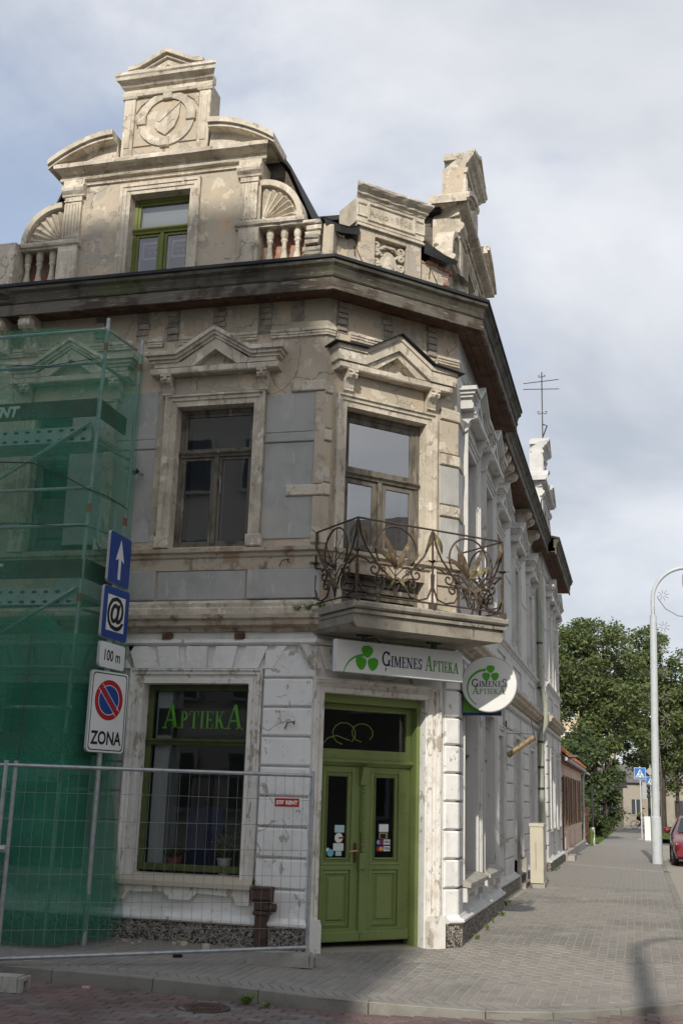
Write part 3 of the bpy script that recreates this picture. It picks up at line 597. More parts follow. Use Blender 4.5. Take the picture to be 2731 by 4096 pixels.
# green lettering hung inside the big window, pots and a pale panel
# ---------------------------------------------------------------- upper windows with pediments
CONS = [(0, 0), (.19, 0), (.19, -.03), (.165, -.035), (.185, -.07), (.165, -.105), (.13, -.11), (.10, -.135), (.085, -.19), (.075, -.225), (.085, -.25), (.05, -.28), (0, -.285)]
def console(fr_, u, zt, m, w=.13):
    c = MB(fr_).run([(o, zt + z) for o, z in CONS], u - w / 2, u + w / 2).put('console', m, BLD, smooth=35)
    mb = MB(fr_)
    for s_ in (-1, 1): mb.ring((0, 0), 0, 0, 0, 0, n=3) if False else None
    mb.run([(.14, zt - .03), (.198, zt - .03), (.20, zt - .075), (.17, zt - .10)], u - .018, u + .018); mb.put('console_leaf', m, c)
def pediment(fr_, c, m, jit=.004, cover=False):
    ro = MB(fr_).run([(0, 6.785), (.16, 6.785), (.175, 6.80), (.175, 6.865), (.15, 6.875), (0, 6.89)], c - .855, c + .855, .0, .0, jit, .2).put('pediment', m, BLD)
    path = [(c - .93, 7.03), (c - .50, 7.03), (c, 7.335), (c + .50, 7.03), (c + .93, 7.03)]
    lay_ = ((.0, .055, .235), (-.045, .05, .20), (-.085, .045, .17))
    if cover: lay_ = ((-.005, .06, .215), (-.15, .16, .195))
    for dz, t, o in lay_:
        k = .93 + (o - .235) * 1.0
        MB(fr_).strip([(c - k, 7.03 + dz), (c - .50, 7.03 + dz), (c, 7.335 + dz), (c + .50, 7.03 + dz), (c + k, 7.03 + dz)], t, -.01, o).put('raking_cornice', m, ro)
    MB(fr_).poly([(c - .82, 6.885), (c - .30, 6.885), (c, 7.10), (c + .30, 6.885), (c + .82, 6.885), (c + .82, 6.95), (c + .45, 6.95), (c, 7.25), (c - .45, 6.95), (c - .82, 6.95)], -.01, .15).put('pediment_body', m, ro)
    MB(fr_).sheet([(c - .34, .02, 6.885), (c + .34, .02, 6.885), (c, .02, 7.12)]).put('tympanum', m, ro, fix=False)
    if cover: MB(fr_).strip([(c - .98, 7.075), (c - .49, 7.09), (c, 7.395), (c + .52, 7.09), (c + .99, 7.06)], .012, -.02, .27).put('lead_flashing', ROOF, ro)
    return ro
def upwin(fr_, p, m, frieze, wm=WOODW, gm=GLASSD, wide=False, cover=False):
    frame4(MB(fr_), *p, SURU, gap=.02).put('window_surround', m, BLD)
    c = (p[0] + p[1]) / 2
    for s_ in (-1, 1):
        MB(fr_).block(c + s_ * (p[1] - c + .085) - .10, c + s_ * (p[1] - c + .085) + .10, -.01, .085, p[2] - .02, p[2] + .13, .012).put('surround_base', m, BLD)
        console(fr_, c + s_ * .645, 6.785, m)
    MB(fr_).box(c - .56, c + .56, -.01, .02, 6.56, 6.78).put('frieze_panel', frieze, BLD)
    pediment(fr_, c, m, cover=cover)
    return window(fr_, p[0], p[1], p[2], p[3], wm, gm, trans=5.78, o=-.13, t=.06)
upwin(FA, UA, TRIM, BEIGE); upwin(FA, UA2, TRIM, BEIGE)
for p in C1U: upwin(FC, p, CWHITE, CWHITE, gm=GLASSR)
for p in C2U: upwin(FC2, p, CWHITE, CWHITE, gm=GLASSR)
for p in C3U: upwin(FC, p, CWHITE, CWHITE, gm=GLASSR)
# pale curtain strip behind the right sash of the near window
MB(FA).sheet([(-4.99, -.22, 4.64), (-4.93, -.22, 4.64), (-4.93, -.22, 5.72), (-4.99, -.22, 5.72)]).put('curtain_edge', CREAMI, BLD, fix=False)
# cement-render panels and the old quoin stubs between them (street side A)
for a, b, z0, z1, o in ((-4.335, -3.64, 5.975, 6.48, .016), (-4.335, -3.64, 5.845, 5.965, .028), (-4.335, -3.64, 4.62, 5.835, .014), (-7.0, -5.80, 5.975, 6.62, .014), (-7.0, -5.80, 5.845, 5.965, .024), (-7.0, -5.80, 4.62, 5.835, .012)):
    MB(FA).block(a, b, -.01, o, z0, z1, .008, .003).put('render_panel', GREYR, BLD)
for a, b, z0, z1 in ((-4.03, -3.565, 5.15, 5.285), (-4.01, -3.565, 6.495, 6.63)): MB(FA).block(a, b, -.01, .045, z0, z1, .012, .003).put('quoin_stub', TRIM, BLD)
MB(FA).block(-3.70, -3.57, -.01, .03, 4.56, 5.14, .01).put('quoin_strip', BEIGE, BLD); MB(FA).block(-3.70, -3.57, -.01, .03, 5.295, 6.485, .01).put('quoin_strip', BEIGE, BLD)
for a, b in ((-4.47, -3.56), (-7.0, -5.66)): MB(FA).block(a, b, -.01, .05, 3.885, 4.245, .012, .003).put('pedestal_panel', GREYR, BLD)
MB(FA).block(-5.64, -4.49, -.01, .018, 3.885, 4.245, .01, .003).put('pedestal_panel', GREYR, BLD)
for z0, z1, m in ((4.56, 5.14, GREYR), (5.16, 5.30, TRIM), (5.32, 5.83, GREYR), (5.85, 5.99, TRIM), (6.01, 6.45, BEIGE), (6.47, 6.61, TRIM)):
    MB(FB).block(1.73, LB + .015, -.01, .022 if m is not TRIM else .04, z0, z1, .01, .002).put('quoin_panel', m, BLD)
    MB(FC).block(13.97 - .006, 14.34, -.01, .022 if m is not TRIM else .04, z0, z1, .01, .002).put('quoin_panel', GREYR if m is BEIGE else m if m is TRIM else CWHITE, BLD)
    MB(FB).block(-.015, .10, -.01, .022 if m is not TRIM else .036, z0, z1, .01, .002).put('quoin_panel', BEIGE if m is GREYR else m, BLD)
for fr_, L_ in ((FC2, [(18.6, 19.3), (21.1, 22.4), (24.2, 25.6), (27.35, 28.1)]), (FC, [(28.4, 29.05), (30.65, 31.3), (32.9, 33.5)])):
    for a, b in L_:
        for z0, z1 in ((4.6, 5.83), (5.86, 7.1)): MB(fr_).block(a, b, -.01, .018, z0, z1, .012).put('wall_panel', CWHITE, BLD)
        MB(fr_).block(a, b, -.01, .04, 3.885, 4.245, .012).put('pedestal_panel', CWHITE, BLD)
# scars of lost eaves brackets: a chase of bare brick
def scar(fr_, u, z0=7.31, z1=7.735, w=.17):
    r = MB(fr_).box(u - w / 2, u + w / 2, -.01, .006, z0, z1).put('bracket_scar', BRICKG, BLD); z = z0 + random.uniform(0, .03)
    while z < z1 - .05:
        h = random.uniform(.055, .085); s_ = random.uniform(-.025, .025); MB(fr_).block(u - w * .4 + s_, u + w * .42 + s_, 0, random.uniform(.012, .04), z, min(z + h, z1), .008, .004).put('brick', BRICKG, r); z += h + .012
for u in (-6.72, -6.1, -5.67, -5.04, -4.42, -3.98): scar(FA, u, 7.31 if u != -3.98 else 7.45)
for u in (.21, .88, 1.59): scar(FB, u)
EB = [(0, 7.735), (.31, 7.735), (.325, 7.69), (.30, 7.675), (.332, 7.635), (.325, 7.57), (.28, 7.535), (.22, 7.545), (.175, 7.515), (.14, 7.44), (.115, 7.37), (.125, 7.32), (.09, 7.27), (0, 7.25)]
def ebracket(fr_, u):
    b = MB(fr_).run(EB, u - .085, u + .085).put('eaves_bracket', TRIM, BLD, smooth=40)
    mb = MB(fr_)
    for s_ in (-1, 1): mb.add([(u + s_ * .09, .255 + .062 * math.cos(t * PI / 6), 7.62 + .062 * math.sin(t * PI / 6)) for t in range(12)] + [(u + s_ * .108, .255, 7.62)], [(i, (i + 1) % 12, 12) for i in range(12)])
    mb.run([(.13, 7.33), (.16, 7.42), (.21, 7.50), (.30, 7.53), (.34, 7.575), (.35, 7.64), (.33, 7.66), (.2, 7.5)], u - .03, u + .03)
    mb.put('scroll', TRIM, b, fix=False)
for u in (-7.68, -8.10, -8.55): ebracket(FA, u)
for u in (18.8, 19.4, 20.0, 20.6, 23.6, 24.25, 25.6): ebracket(FC2, u)
# ---------------------------------------------------------------- gables
BALP = [(.05, 0), (.05, .03), (.035, .04), (.033, .07), (.045, .10), (.062, .16), (.066, .21), (.055, .28), (.038, .37), (.030, .47), (.034, .51), (.048, .53), (.048, .55), (.036, .565), (.05, .60), (.052, .64), (.052, .72)]
BALM = MB().lathe([(r, z) for r, z in BALP], (0, 0, 0), 14).mesh('baluster', 40); BALM.materials.append(TRIM)
def gable(fr_, c, m, tm, win=True, left=True, rubble=False, depth=.34):
    D = -depth
    mb = MB(fr_); a, b, d, e = c - .44, c + .44, 8.2, 9.58
    for q in ((c - 1.45, a, 8.1, 9.9), (b, c + 1.45, 8.1, 9.9), (a, b, 9.58, 9.9), (a, b, 8.1, 8.2)): mb.box(q[0], q[1], D, 0, q[2], q[3])
    gw = mb.put('gable_wall', m, BLD)
    frame4(MB(fr_), a, b, d, e, [(-.004, -.25), (0, .025), (.05, .025), (.055, .04), (.10, .04), (.11, .055), (.15, .055), (.15, 0)]).put('window_surround', tm, gw)
    window(fr_, a, b, d, e, LIME, GLASSD, trans=9.08, o=-.14, t=.05, name='gable_window')
    for s_ in (-1, 1):
        U = lambda x: c + s_ * x
        def bx(mb, x0, x1, *r): return mb.box(min(U(x0), U(x1)), max(U(x0), U(x1)), *r)
        pl = bx(MB(fr_), 1.17, 1.42, -.01, .05, 8.97, 9.63).put('pilaster', tm, gw)
        mb = MB(fr_)
        for i in range(5): x = 1.20 + i * .0475; mb.block(min(U(x), U(x + .03)), max(U(x), U(x + .03)), .04, .066, 9.0, 9.52, .006)
        mb.run([(0, 9.55), (.065, 9.555), (.065, 9.575), (0, 9.58)], c + s_ * 1.295 - .135, c + s_ * 1.295 + .135)
        mb.put('fluting', tm, gw)
        mb = MB(fr_); mb.run([(0, 9.63), (.06, 9.635), (.07, 9.66), (.11, 9.70), (.125, 9.735), (.125, 9.77), (.08, 9.80), (.0, 9.83)], U(1.295) - .17, U(1.295) + .17, jit=.003, step=.1); mb.put('capital', tm, gw)
        bx(MB(fr_), 1.14, 1.46, -.01, .07, 9.80, 9.885).put('entablature_block', tm, gw)
        # pedestal below and balustrade beside it
        mb = MB(fr_); mb.block(min(U(1.17), U(1.46)), max(U(1.17), U(1.46)), -.3, .07, 8.1, 8.87, .012); mb.block(min(U(1.22), U(1.41)), max(U(1.22), U(1.41)), .05, .085, 8.3, 8.80, .01); mb.put('pedestal', tm, gw)
        RL = [(-.26, 8.865), (.05, 8.865), (.06, 8.885), (.09, 8.90), (.10, 8.93), (.10, 8.955), (.07, 8.975), (-.26, 8.98)]
        if not (s_ < 0 and not left):
            MB(fr_).run(RL, min(U(1.13), U(2.10)), max(U(1.13), U(2.10)), jit=.004, step=.12).put('balustrade_rail', tm, gw)
            for x in (1.59, 1.79, 1.97): put('baluster', BALM, None, gw, M=fr_.M(U(x), -.06, 8.15))
            bx(MB(fr_), 1.46, 2.12, -.32, -.2, 8.1, 8.87).put('parapet_back', BRICKM if rubble else m, gw)
            # scallop shell filling the corner
            cx, cz = U(1.47), 8.985; a0, a1 = (0, PI / 2) if s_ > 0 else (PI / 2, PI)
            sh = MB(fr_).poly([(cx, cz)] + [(cx + .57 * math.cos(a0 + (a1 - a0) * i / 12), cz + .57 * math.sin(a0 + (a1 - a0) * i / 12)) for i in range(13)], -.22, -.03).put('scallop_shell', tm, gw)
            MB(fr_).ring((cx, cz), .505, .585, -.2, .05, a0, a1, 14).put('shell_rim', tm, sh)
            n = 7
            for i in range(n):
                t0, t1 = a0 + (a1 - a0) * (i + .06) / n, a0 + (a1 - a0) * (i + .94) / n; tm_ = (t0 + t1) / 2
                P = [(cx + .07 * math.cos(tm_), -.03, cz + .07 * math.sin(tm_)), (cx + .46 * math.cos(t0), -.03, cz + .46 * math.sin(t0)), (cx + .50 * math.cos(tm_), -.03, cz + .50 * math.sin(tm_)), (cx + .46 * math.cos(t1), -.03, cz + .46 * math.sin(t1)), (cx + .07 * math.cos(tm_), -.015, cz + .07 * math.sin(tm_)), (cx + .44 * math.cos(tm_), .035, cz + .44 * math.sin(tm_))]
                MB(fr_).add(P, [(0, 1, 5, 4), (0, 4, 5, 3), (1, 2, 5), (2, 3, 5), (0, 3, 2, 1)]).put('shell_flute', tm, sh)
        # broken segmental pediment
        path = [(U(1.66 - .96 * t), 10.075 + .36 * math.sin(t * PI / 2) ** .9) for t in [i / 10 for i in range(11)]]
        for dz, t, o in ((0, .075, .23), (-.05, .05, .19)):
            MB(fr_).strip([(u, z + dz) for u, z in path], t, D - .03, o).put('segmental_cornice', tm, gw)
        MB(fr_).poly([(U(1.58), 10.05)] + [(u, z - .02) for u, z in path[1:]] + [(U(.66), 10.05)], D, .03).put('pediment_body', tm, gw)
    MB(fr_).run([(D, 9.88), (.06, 9.885), (.07, 9.91), (.05, 9.93), (.05, 9.97), (.16, 10.0), (.19, 10.02), (.195, 10.07), (.16, 10.10), (D, 10.11)], c - 1.50, c + 1.50, .4, .4, .004, .2).put('gable_cornice', tm, gw)
    mb = MB(fr_); mb.run([(0, 9.80), (.03, 9.805), (.03, 9.82), (.04, 9.835), (0, 9.845)], c - 1.15, c + 1.15); mb.put('gable_fillet', tm, gw)
    # crest block with roundel
    cr = MB(fr_).box(c - .64, c + .64, D, .0, 10.10, 11.2).put('gable_crest', m, BLD)
    for s_ in (-1, 1):
        mb = MB(fr_); x = c + s_ * .565; mb.block(x - .085, x + .085, -.01, .035, 10.12, 11.1, .008); mb.block(x - .045, x + .045, .03, .048, 10.3, 11.0, .008); mb.run([(0, 11.08), (.05, 11.085), (.065, 11.12), (.07, 11.16), (0, 11.17)], x - .11, x + .11); mb.put('crest_pilaster', tm, cr)
        MB(fr_).poly([(c + s_ * .47, 11.06), (c + s_ * .47, 10.86), (c + s_ * .40, 10.97), (c + s_ * .28, 11.06)], -.01, .02).put('spandrel', m, cr); mb = MB(fr_); mb.poly([(c + s_ * .47, 10.42), (c + s_ * .47, 10.33), (c + s_ * .2, 10.33), (c + s_ * .36, 10.36)], -.01, .02); mb.put('spandrel', m, cr)
    ds = MB(fr_).ring((c, 10.72), .315, .425, -.01, .025, n=36).put('roundel', tm, cr)
    for i in range(4):
        t = PI / 2 * i; x, z = c + .37 * math.cos(t), 10.72 + .37 * math.sin(t); MB(fr_).block(x - .07, x + .07, -.01, .05, z - .07, z + .07, .01).put('roundel_key', tm, cr)
    mb = MB(fr_); mb.poly([(c - .17, 10.62), (c - .12, 10.54), (c, 10.46), (c + .13, 10.58), (c + .19, 10.74), (c + .20, 10.92), (c + .16, 10.95), (c - .09, 10.70), (c - .12, 10.73)], -.01, .03); mb.poly([(c - .13, 10.69), (c - .09, 10.665), (c + .195, 10.93), (c + .19, 10.96)], .0, .042); mb.put('shield_relief', tm, cr)
    MB(fr_).run([(D, 11.110), (.05, 11.115), (.06, 11.145), (.06, 11.160), (.03, 11.175), (.03, 11.235), (.07, 11.255), (.10, 11.295), (.16, 11.325), (.17, 11.365), (.19, 11.385), (.19, 11.430), (D, 11.465)], c - .645, c + .645, .6, .6, .004, .15).put('crest_cornice', tm, cr)
    for dz, t, o in ((0, .06, .19), (-.05, .05, .14)):
        MB(fr_).strip([(c - .56, 11.445 + dz), (c - .40, 11.475 + dz), (c, 11.675 + dz), (c + .40, 11.475 + dz), (c + .56, 11.445 + dz)], t, D, o).put('crest_pediment', tm, cr)
    MB(fr_).poly([(c - .42, 11.415), (c - .16, 11.415), (c, 11.525), (c + .16, 11.415), (c + .42, 11.415), (c, 11.655)], D, .10).put('crest_body', tm, cr)
    MB(fr_).poly([(c - .3, 11.415), (c + .3, 11.415), (c, 11.595)], D, .02).put('crest_tympanum', SOFF, cr)
    return gw
FG = Fr((0, 12.66, 0), (1, 0, 0), (0, -1, 0)); FGC = Fr((-2.30, 0, 0), (0, 1, 0), (1, 0, 0))
GA = gable(FG, -6.05, BEIGE, TRIM, rubble=True)
MB(FA).block(-8.50, -8.10, -.3, .07, 8.1, 8.95, .012).put('parapet_pier', TRIM, BLD)
MB(FG).sheet([(-6.43, -.22, 9.13), (-5.67, -.22, 9.13), (-5.67, -.22, 9.52), (-6.43, -.22, 9.52)]).put('white_blind', CREAMI, BLD, fix=False)
for a in (-6.43, -6.0):
    MB(FG).box(a, a + .05, -.25, -.2, 8.2, 9.02).put('inner_sash', CREAMI, BLD)
    po = MB(FG).box(a + .06, a + .38, -.235, -.23, 8.70, 8.97).put('window_poster', SWHITE, BLD); MB(FG).box(a + .085, a + .40, -.229, -.2275, 8.735, 8.93).put('poster_field', plain('poster_brown', (.05, .022, .018), .6) if 'poster_brown' not in MT else MT['poster_brown'], po)
    letters(MB(FG), text('Iznomā.', .085, 0, .001), a + .235, 8.885, -.2265).put('poster_lettering', SWHITE, po, fix=False); letters(MB(FG), text('Tālr. 9338529', .05, 0, .001, .85), a + .24, 8.80, -.2265).put('poster_lettering', SWHITE, po, fix=False)
gable(FGC, 16.12, BEIGE, TRIM, left=True, rubble=True)
gable(FGC, 30.95, CWHITE, CWHITE)
# dormer bodies behind the gables
mb = MB(FA)
for s_ in (-1, 1):
    P = [(-6.02 + s_ * u, z) for u, z in ((0, 10.62), (1.0, 10.5), (1.5, 10.28), (1.72, 9.95), (2.0, 9.3), (2.25, 8.75), (2.3, 8.3))]
    for (a, b), (c, d) in zip(P, P[1:]): mb.sheet([(a, -.40, b), (c, -.40, d), (c, -3.6, d), (a, -3.6, b)]); mb.sheet([(a, -.40, b - .07), (c, -.40, d - .07), (c, -.40, d), (a, -.40, b)])
mb.put('dormer_roof', ROOF, BLD, fix=False)
MB(FA).poly([(-6.02 + u, z) for u, z in ((-2.2, 8.3), (2.2, 8.3), (1.95, 9.2), (1.66, 9.88), (1.45, 10.2), (.9, 10.4), (-.9, 10.4), (-1.45, 10.2), (-1.66, 9.88), (-1.95, 9.2))], -.6, -.5).put('dormer_sheathing', WOODB, BLD)
for fr_, c in ((FC, 16.12), (FC, 30.95)):
    cb = MB(fr_).box(c - 1.32, c + 1.32, -3.2, -.36, 8.3, 10.02).put('dormer', WOODB, BLD)
    for i in range(11): MB(fr_).box(c - 1.345 - random.uniform(0, .006), c - 1.315, -3.2, -.365, 8.32 + i * .152, 8.32 + i * .152 + .147).put('cheek_board', WOODB, cb)
    MB(fr_).add([(c - 1.5, -.36, 9.98), (c + 1.5, -.36, 9.98), (c + 1.5, -3.4, 10.05), (c - 1.5, -3.4, 10.05), (c - 1.5, -.36, 10.05), (c + 1.5, -.36, 10.05), (c + 1.5, -3.4, 10.13), (c - 1.5, -3.4, 10.13)], [(0, 1, 2, 3), (4, 5, 6, 7), (0, 4, 7, 3), (0, 1, 5, 4)]).put('dormer_roof', ROOF, cb)
MB(FC).sheet([(14.7, -.30, 9.98), (14.72, -.30, 10.16), (14.9, -.8, 9.98)]).put('loose_flashing', ROOF, BLD, fix=False)
MB(FC).sheet([(14.15, -.45, 9.05), (14.75, -.40, 8.98), (14.85, .10, 8.80), (14.5, .0, 8.84)]).put('loose_flashing', SBACK, BLD, fix=False)
# ---------------------------------------------------------------- parapet and date stone over the chamfer
FBs = Fr(tuple(FB(0, -.09, 0)), (1, 1, 0), (1, -1, 0))
o0 = -.06
def ragged(u0, u1, zt, n, j): return [(u0 + (u1 - u0) * i / n, zt + random.uniform(-j, j)) for i in range(n + 1)]
MB(FBs).poly([(.47, 8.1), (.47, 8.72)] + list(reversed(ragged(.02, .40, 8.74, 5, .035))) + [(.02, 8.1)], -.4, o0).put('parapet', BEIGE, BLD)
MB(FBs).poly([(1.96, 8.1), (1.99, 8.3), (1.93, 8.5), (1.97, 8.66)] + list(reversed(ragged(1.5, 1.95, 8.74, 5, .03))) + [(1.44, 8.74), (1.44, 8.1)], -.4, o0).put('parapet', BEIGE, BLD)
def rubble(fr_, cells, m):
    for (u, z, w, h) in cells: MB(fr_).block(u - w / 2, u + w / 2, -.35, o0 + random.uniform(.0, .05), z - h / 2, z + h / 2, .014, .007).put('brick', m, BLD)
rubble(FBs, [(1.92 + random.uniform(-.03, .03), 8.36 + i * .068, random.uniform(.10, .17), .06) for i in range(6)], BRICKM)
rubble(FBs, [(1.55 + i * .09, 8.735 + random.uniform(-.02, .02), .085, .05) for i in range(5)], BRICKM)
for i in range(9):
    z = 8.2 + i * .075; w = random.uniform(.16, .27); MB(FA).block(-3.83 - w / 2 + random.uniform(-.03, .03), -3.83 + w / 2, -.35, random.uniform(-.02, .05), z, z + .066, .014, .008).put('brick', BRICKG if i < 6 else TRIM, BLD)
MB(FA).block(-3.70, -3.56, -.35, .02, 8.1, 8.78, .03, .02).put('parapet_end', BEIGE, BLD)
st = MB(FBs)
for q in ((.46, .72, 8.1, 8.93), (1.22, 1.46, 8.1, 8.93), (.72, 1.22, 8.84, 8.93), (.72, 1.22, 8.1, 8.2)): st.block(q[0], q[1], -.45, o0 + .07, q[2], q[3], .008)
st = st.put('date_stone', BEIGE, BLD)
MB(FBs).box(.70, 1.24, -.4, o0 - .02, 8.15, 8.86).put('niche_back', BEIGE, st)
MB(FBs).run([(-.45, 8.92), (.05, 8.925), (.05, 8.95), (.01, 8.98), (.0, 9.0), (-.45, 9.0)], .43, 1.49, .3, .3).put('neck_moulding', TRIM, st)
MB(FBs).block(.42, 1.50, -.45, .02, 8.99, 9.34, .008).put('date_panel', TRIM, st)
mb = MB(FBs); frame4(mb, .62, 1.30, 9.075, 9.265, [(0, .02), (0, .03), (.012, .042), (.03, .042), (.04, .02)], True)
for a, b in ((.44, .56), (1.36, 1.48)): frame4(mb, a, b, 9.09, 9.25, [(0, .02), (0, .03), (.012, .038), (.022, .02)], True)
mb.put('panel_moulding', TRIM, st)
letters(MB(FBs), text('Anno · 1906.', .135, bold=.002), .96, 9.165, .0255).put('lettering', CORN, st, fix=False)
MB(FBs).run([(-.45, 9.33), (.03, 9.335), (.04, 9.36), (.07, 9.38), (.075, 9.41), (.12, 9.44), (.145, 9.47), (.145, 9.50), (.10, 9.53), (-.45, 9.54)], .43, 1.49, .55, .55, .008, .08).put('stone_cornice', TRIM, st)
ct = MB(FBs)
for rr, oo in ((1.0, .02), (.86, .035)): ct.poly([(.965 + .125 * rr * math.cos(t * PI / 12), 8.52 + .185 * rr * math.sin(t * PI / 12)) for t in range(24)], o0 - .03, o0 + oo)
ct = ct.put('cartouche', TRIM, st, smooth=30)
mb = MB(FBs); mb.lathe([(.001, 0)], (0, 0, 0), 3, False) if False else None
n = 8; P = []; F = []
for i in range(n + 1):
    for j in range(16):
        t = i / n * PI / 2; P.append((.965 + .085 * math.cos(t) * math.cos(j * PI / 8), o0 + .03 + .05 * math.sin(t), 8.50 + .14 * math.cos(t) * math.sin(j * PI / 8)))
for i in range(n): F += [(i * 16 + j, i * 16 + (j + 1) % 16, (i + 1) * 16 + (j + 1) % 16, (i + 1) * 16 + j) for j in range(16)]
mb.add(P, F).put('boss', TRIM, ct, smooth=60)
def spiral(c, r, t0, turns, n=18, sgn=1): return [(c[0] + r * (1 - .75 * i / n) * math.cos(t0 + sgn * turns * 2 * PI * i / n), c[1] + r * (1 - .75 * i / n) * math.sin(t0 + sgn * turns * 2 * PI * i / n)) for i in range(n + 1)]
for s_ in (-1, 1):
    for cz, r, t0, sg in ((8.76, .055, -PI / 2, 1), (8.66, .05, PI / 2, -1), (8.52, .05, -PI / 2, 1), (8.36, .06, PI / 2, -1)):
        pts = [(.965 + s_ * .19 + s_ * (x), z) for x, z in spiral((0, cz), r, t0, 1.2, 14, sg)]
        MB(FBs).tube([(.965 + s_ * .10, o0 + .01, cz - .03)] + [(u, o0 + .012, z) for u, z in pts], .022, 6).put('scroll_relief', TRIM, ct, smooth=50)
    MB(FBs).tube([(.965, o0 + .01, 8.77), (.965 + s_ * .07, o0 + .03, 8.76), (.965 + s_ * .13, o0 + .01, 8.72)], .026, 6).put('scroll_relief', TRIM, ct, smooth=50)
# bent iron bars and loose roofing felt on the parapet
for u in (.42, 1.60):
    MB(FB).tube([(u - .02, o0, 8.46), (u - .16, o0 + .22, 8.50), (u - .10, o0 + .24, 8.36), (u + .10, o0 + .14, 8.18)], .007, 5).put('iron_bar', IRON, BLD)
def felt(fr_, P):
    n = len(P) // 2; MB(fr_).add(P, [(i, i + 1, n + i + 1, n + i) for i in range(n - 1)]).put('roofing_felt', ROOF, BLD, fix=False)
felt(FB, [(-.1, o0 + .04, 8.86), (.12, o0 + .09, 8.80), (.28, o0 + .07, 8.82), (.44, o0 + .05, 8.90), (-.1, -1.4, 9.25), (.12, -1.4, 9.22), (.28, -1.4, 9.22), (.44, -1.4, 9.24)])
felt(FB, [(-.05, o0 + .02, 8.74), (.15, o0 + .06, 8.70), (.30, o0 + .05, 8.73), (.44, o0 + .04, 8.76), (-.1, o0 + .03, 8.86), (.12, o0 + .08, 8.80), (.28, o0 + .06, 8.82), (.44, o0 + .04, 8.90)])
felt(FB, [(1.47, o0 + .05, 8.98), (1.60, o0 + .08, 8.90), (1.78, o0 + .08, 8.84), (2.02, o0 + .06, 8.82), (1.47, -1.4, 9.4), (1.6, -1.4, 9.35), (1.8, -1.4, 9.3), (2.0, -1.4, 9.25)])
felt(FB, [(1.47, o0 + .03, 8.80), (1.60, o0 + .05, 8.77), (1.78, o0 + .05, 8.755), (2.0, o0 + .04, 8.76), (1.47, o0 + .05, 8.98), (1.60, o0 + .08, 8.90), (1.78, o0 + .08, 8.84), (2.02, o0 + .06, 8.82)])

# ---------------------------------------------------------------- serif capitals for the pharmacy lettering
def _st(x, w, y0=0, y1=1, sf=.09): return [[(x, y0), (x + w, y0), (x + w, y1), (x, y1)], [(x - sf, y0), (x + w + sf, y0), (x + w + sf, y0 + .055), (x - sf, y0 + .055)], [(x - sf, y1 - .055), (x + w + sf, y1 - .055), (x + w + sf, y1), (x - sf, y1)]]
def _dg(x0, y0, x1, y1, w): return [[(x0, y0), (x0 + w, y0), (x1 + w, y1), (x1, y1)]]
def _rc(x0, x1, y0, y1): return [[(x0, y0), (x1, y0), (x1, y1), (x0, y1)]]
def _arc(cx, cy, ro, ri, a0, a1, sy=1.0, n=12):
    L_ = []
    for i in range(n):
        p, q = R_(a0 + (a1 - a0) * i / n), R_(a0 + (a1 - a0) * (i + 1) / n)
        L_.append([(cx + r * math.cos(t), cy + (r if r == ro else r + .04) * sy * math.sin(t)) for r, t in ((ri, p), (ro, p), (ro, q), (ri, q))])
    return L_
GL = {
 'I': (.42, _st(.13, .16)), 'E': (.74, _st(.13, .15) + _rc(.2, .64, .945, 1) + _rc(.58, .64, .76, 1) + _rc(.2, .52, .475, .53) + _rc(.47, .52, .39, .62) + _rc(.2, .68, 0, .055) + _rc(.62, .68, 0, .26)),
 'M': (1.18, _st(.12, .07) + _st(.88, .16) + _dg(.12, 1, .50, .06, .17) + _dg(.50, .02, .88, 1, .07)), 'N': (1.0, _st(.13, .07) + _st(.76, .07) + _dg(.10, 1, .68, 0, .17)),
 'S': (.66, _arc(.33, .735, .265, .14, 25, 260, 1.0) + _arc(.32, .265, .275, .14, 80, -155, 1.0) + _rc(.53, .59, .72, .96) + _rc(.06, .11, .05, .30)),
 'A': (1.0, _dg(.08, 0, .45, 1, .07) + _dg(.72, 0, .43, 1, .18) + _rc(.24, .70, .31, .365) + _rc(-.02, .28, 0, .055) + _rc(.62, 1.0, 0, .055)),
 'P': (.72, _st(.13, .15) + _arc(.34, .73, .30, .16, -90, 90, .9) + _rc(.2, .36, .945, 1) + _rc(.2, .36, .46, .52)),
 'T': (.84, _st(.34, .16, sf=.1) + _rc(.03, .81, .945, 1) + _rc(.03, .09, .76, 1) + _rc(.75, .81, .76, 1)),
 'K': (.92, _st(.13, .15) + _dg(.26, .42, .62, 1, .08) + _dg(.60, 0, .34, .56, .19) + _rc(.50, .80, .945, 1) + _rc(.56, .92, 0, .055)),
 'G': (1.0, _arc(.50, .5, .46, .31, 42, 330, 1.09, 18) + _st(.74, .15, .04, .42, .08) + _rc(.80, .86, .72, .97)),
 ',': (0, [[(.42, -.10), (.54, -.10), (.46, -.32), (.40, -.30)]])}
def word(mb, s, u, z, h, wid, o0, o1, small=.72):
    seq = []; x = 0
    for ch in s:
        sc = 1.0 if ch.isupper() or ch == ',' else small; w, polys = GL[ch.upper()]
        if ch == ',': seq.append((seq[-1][0], 1.0, polys)); continue
        seq.append((x, sc, polys)); x += w * sc + .035
    k = wid / (x * h)
    for x0, sc, polys in seq:
        for p in polys: mb.poly([(u + (x0 + a * sc) * h * k, z + b * sc * h) for a, b in p], o0, o1)
    return mb
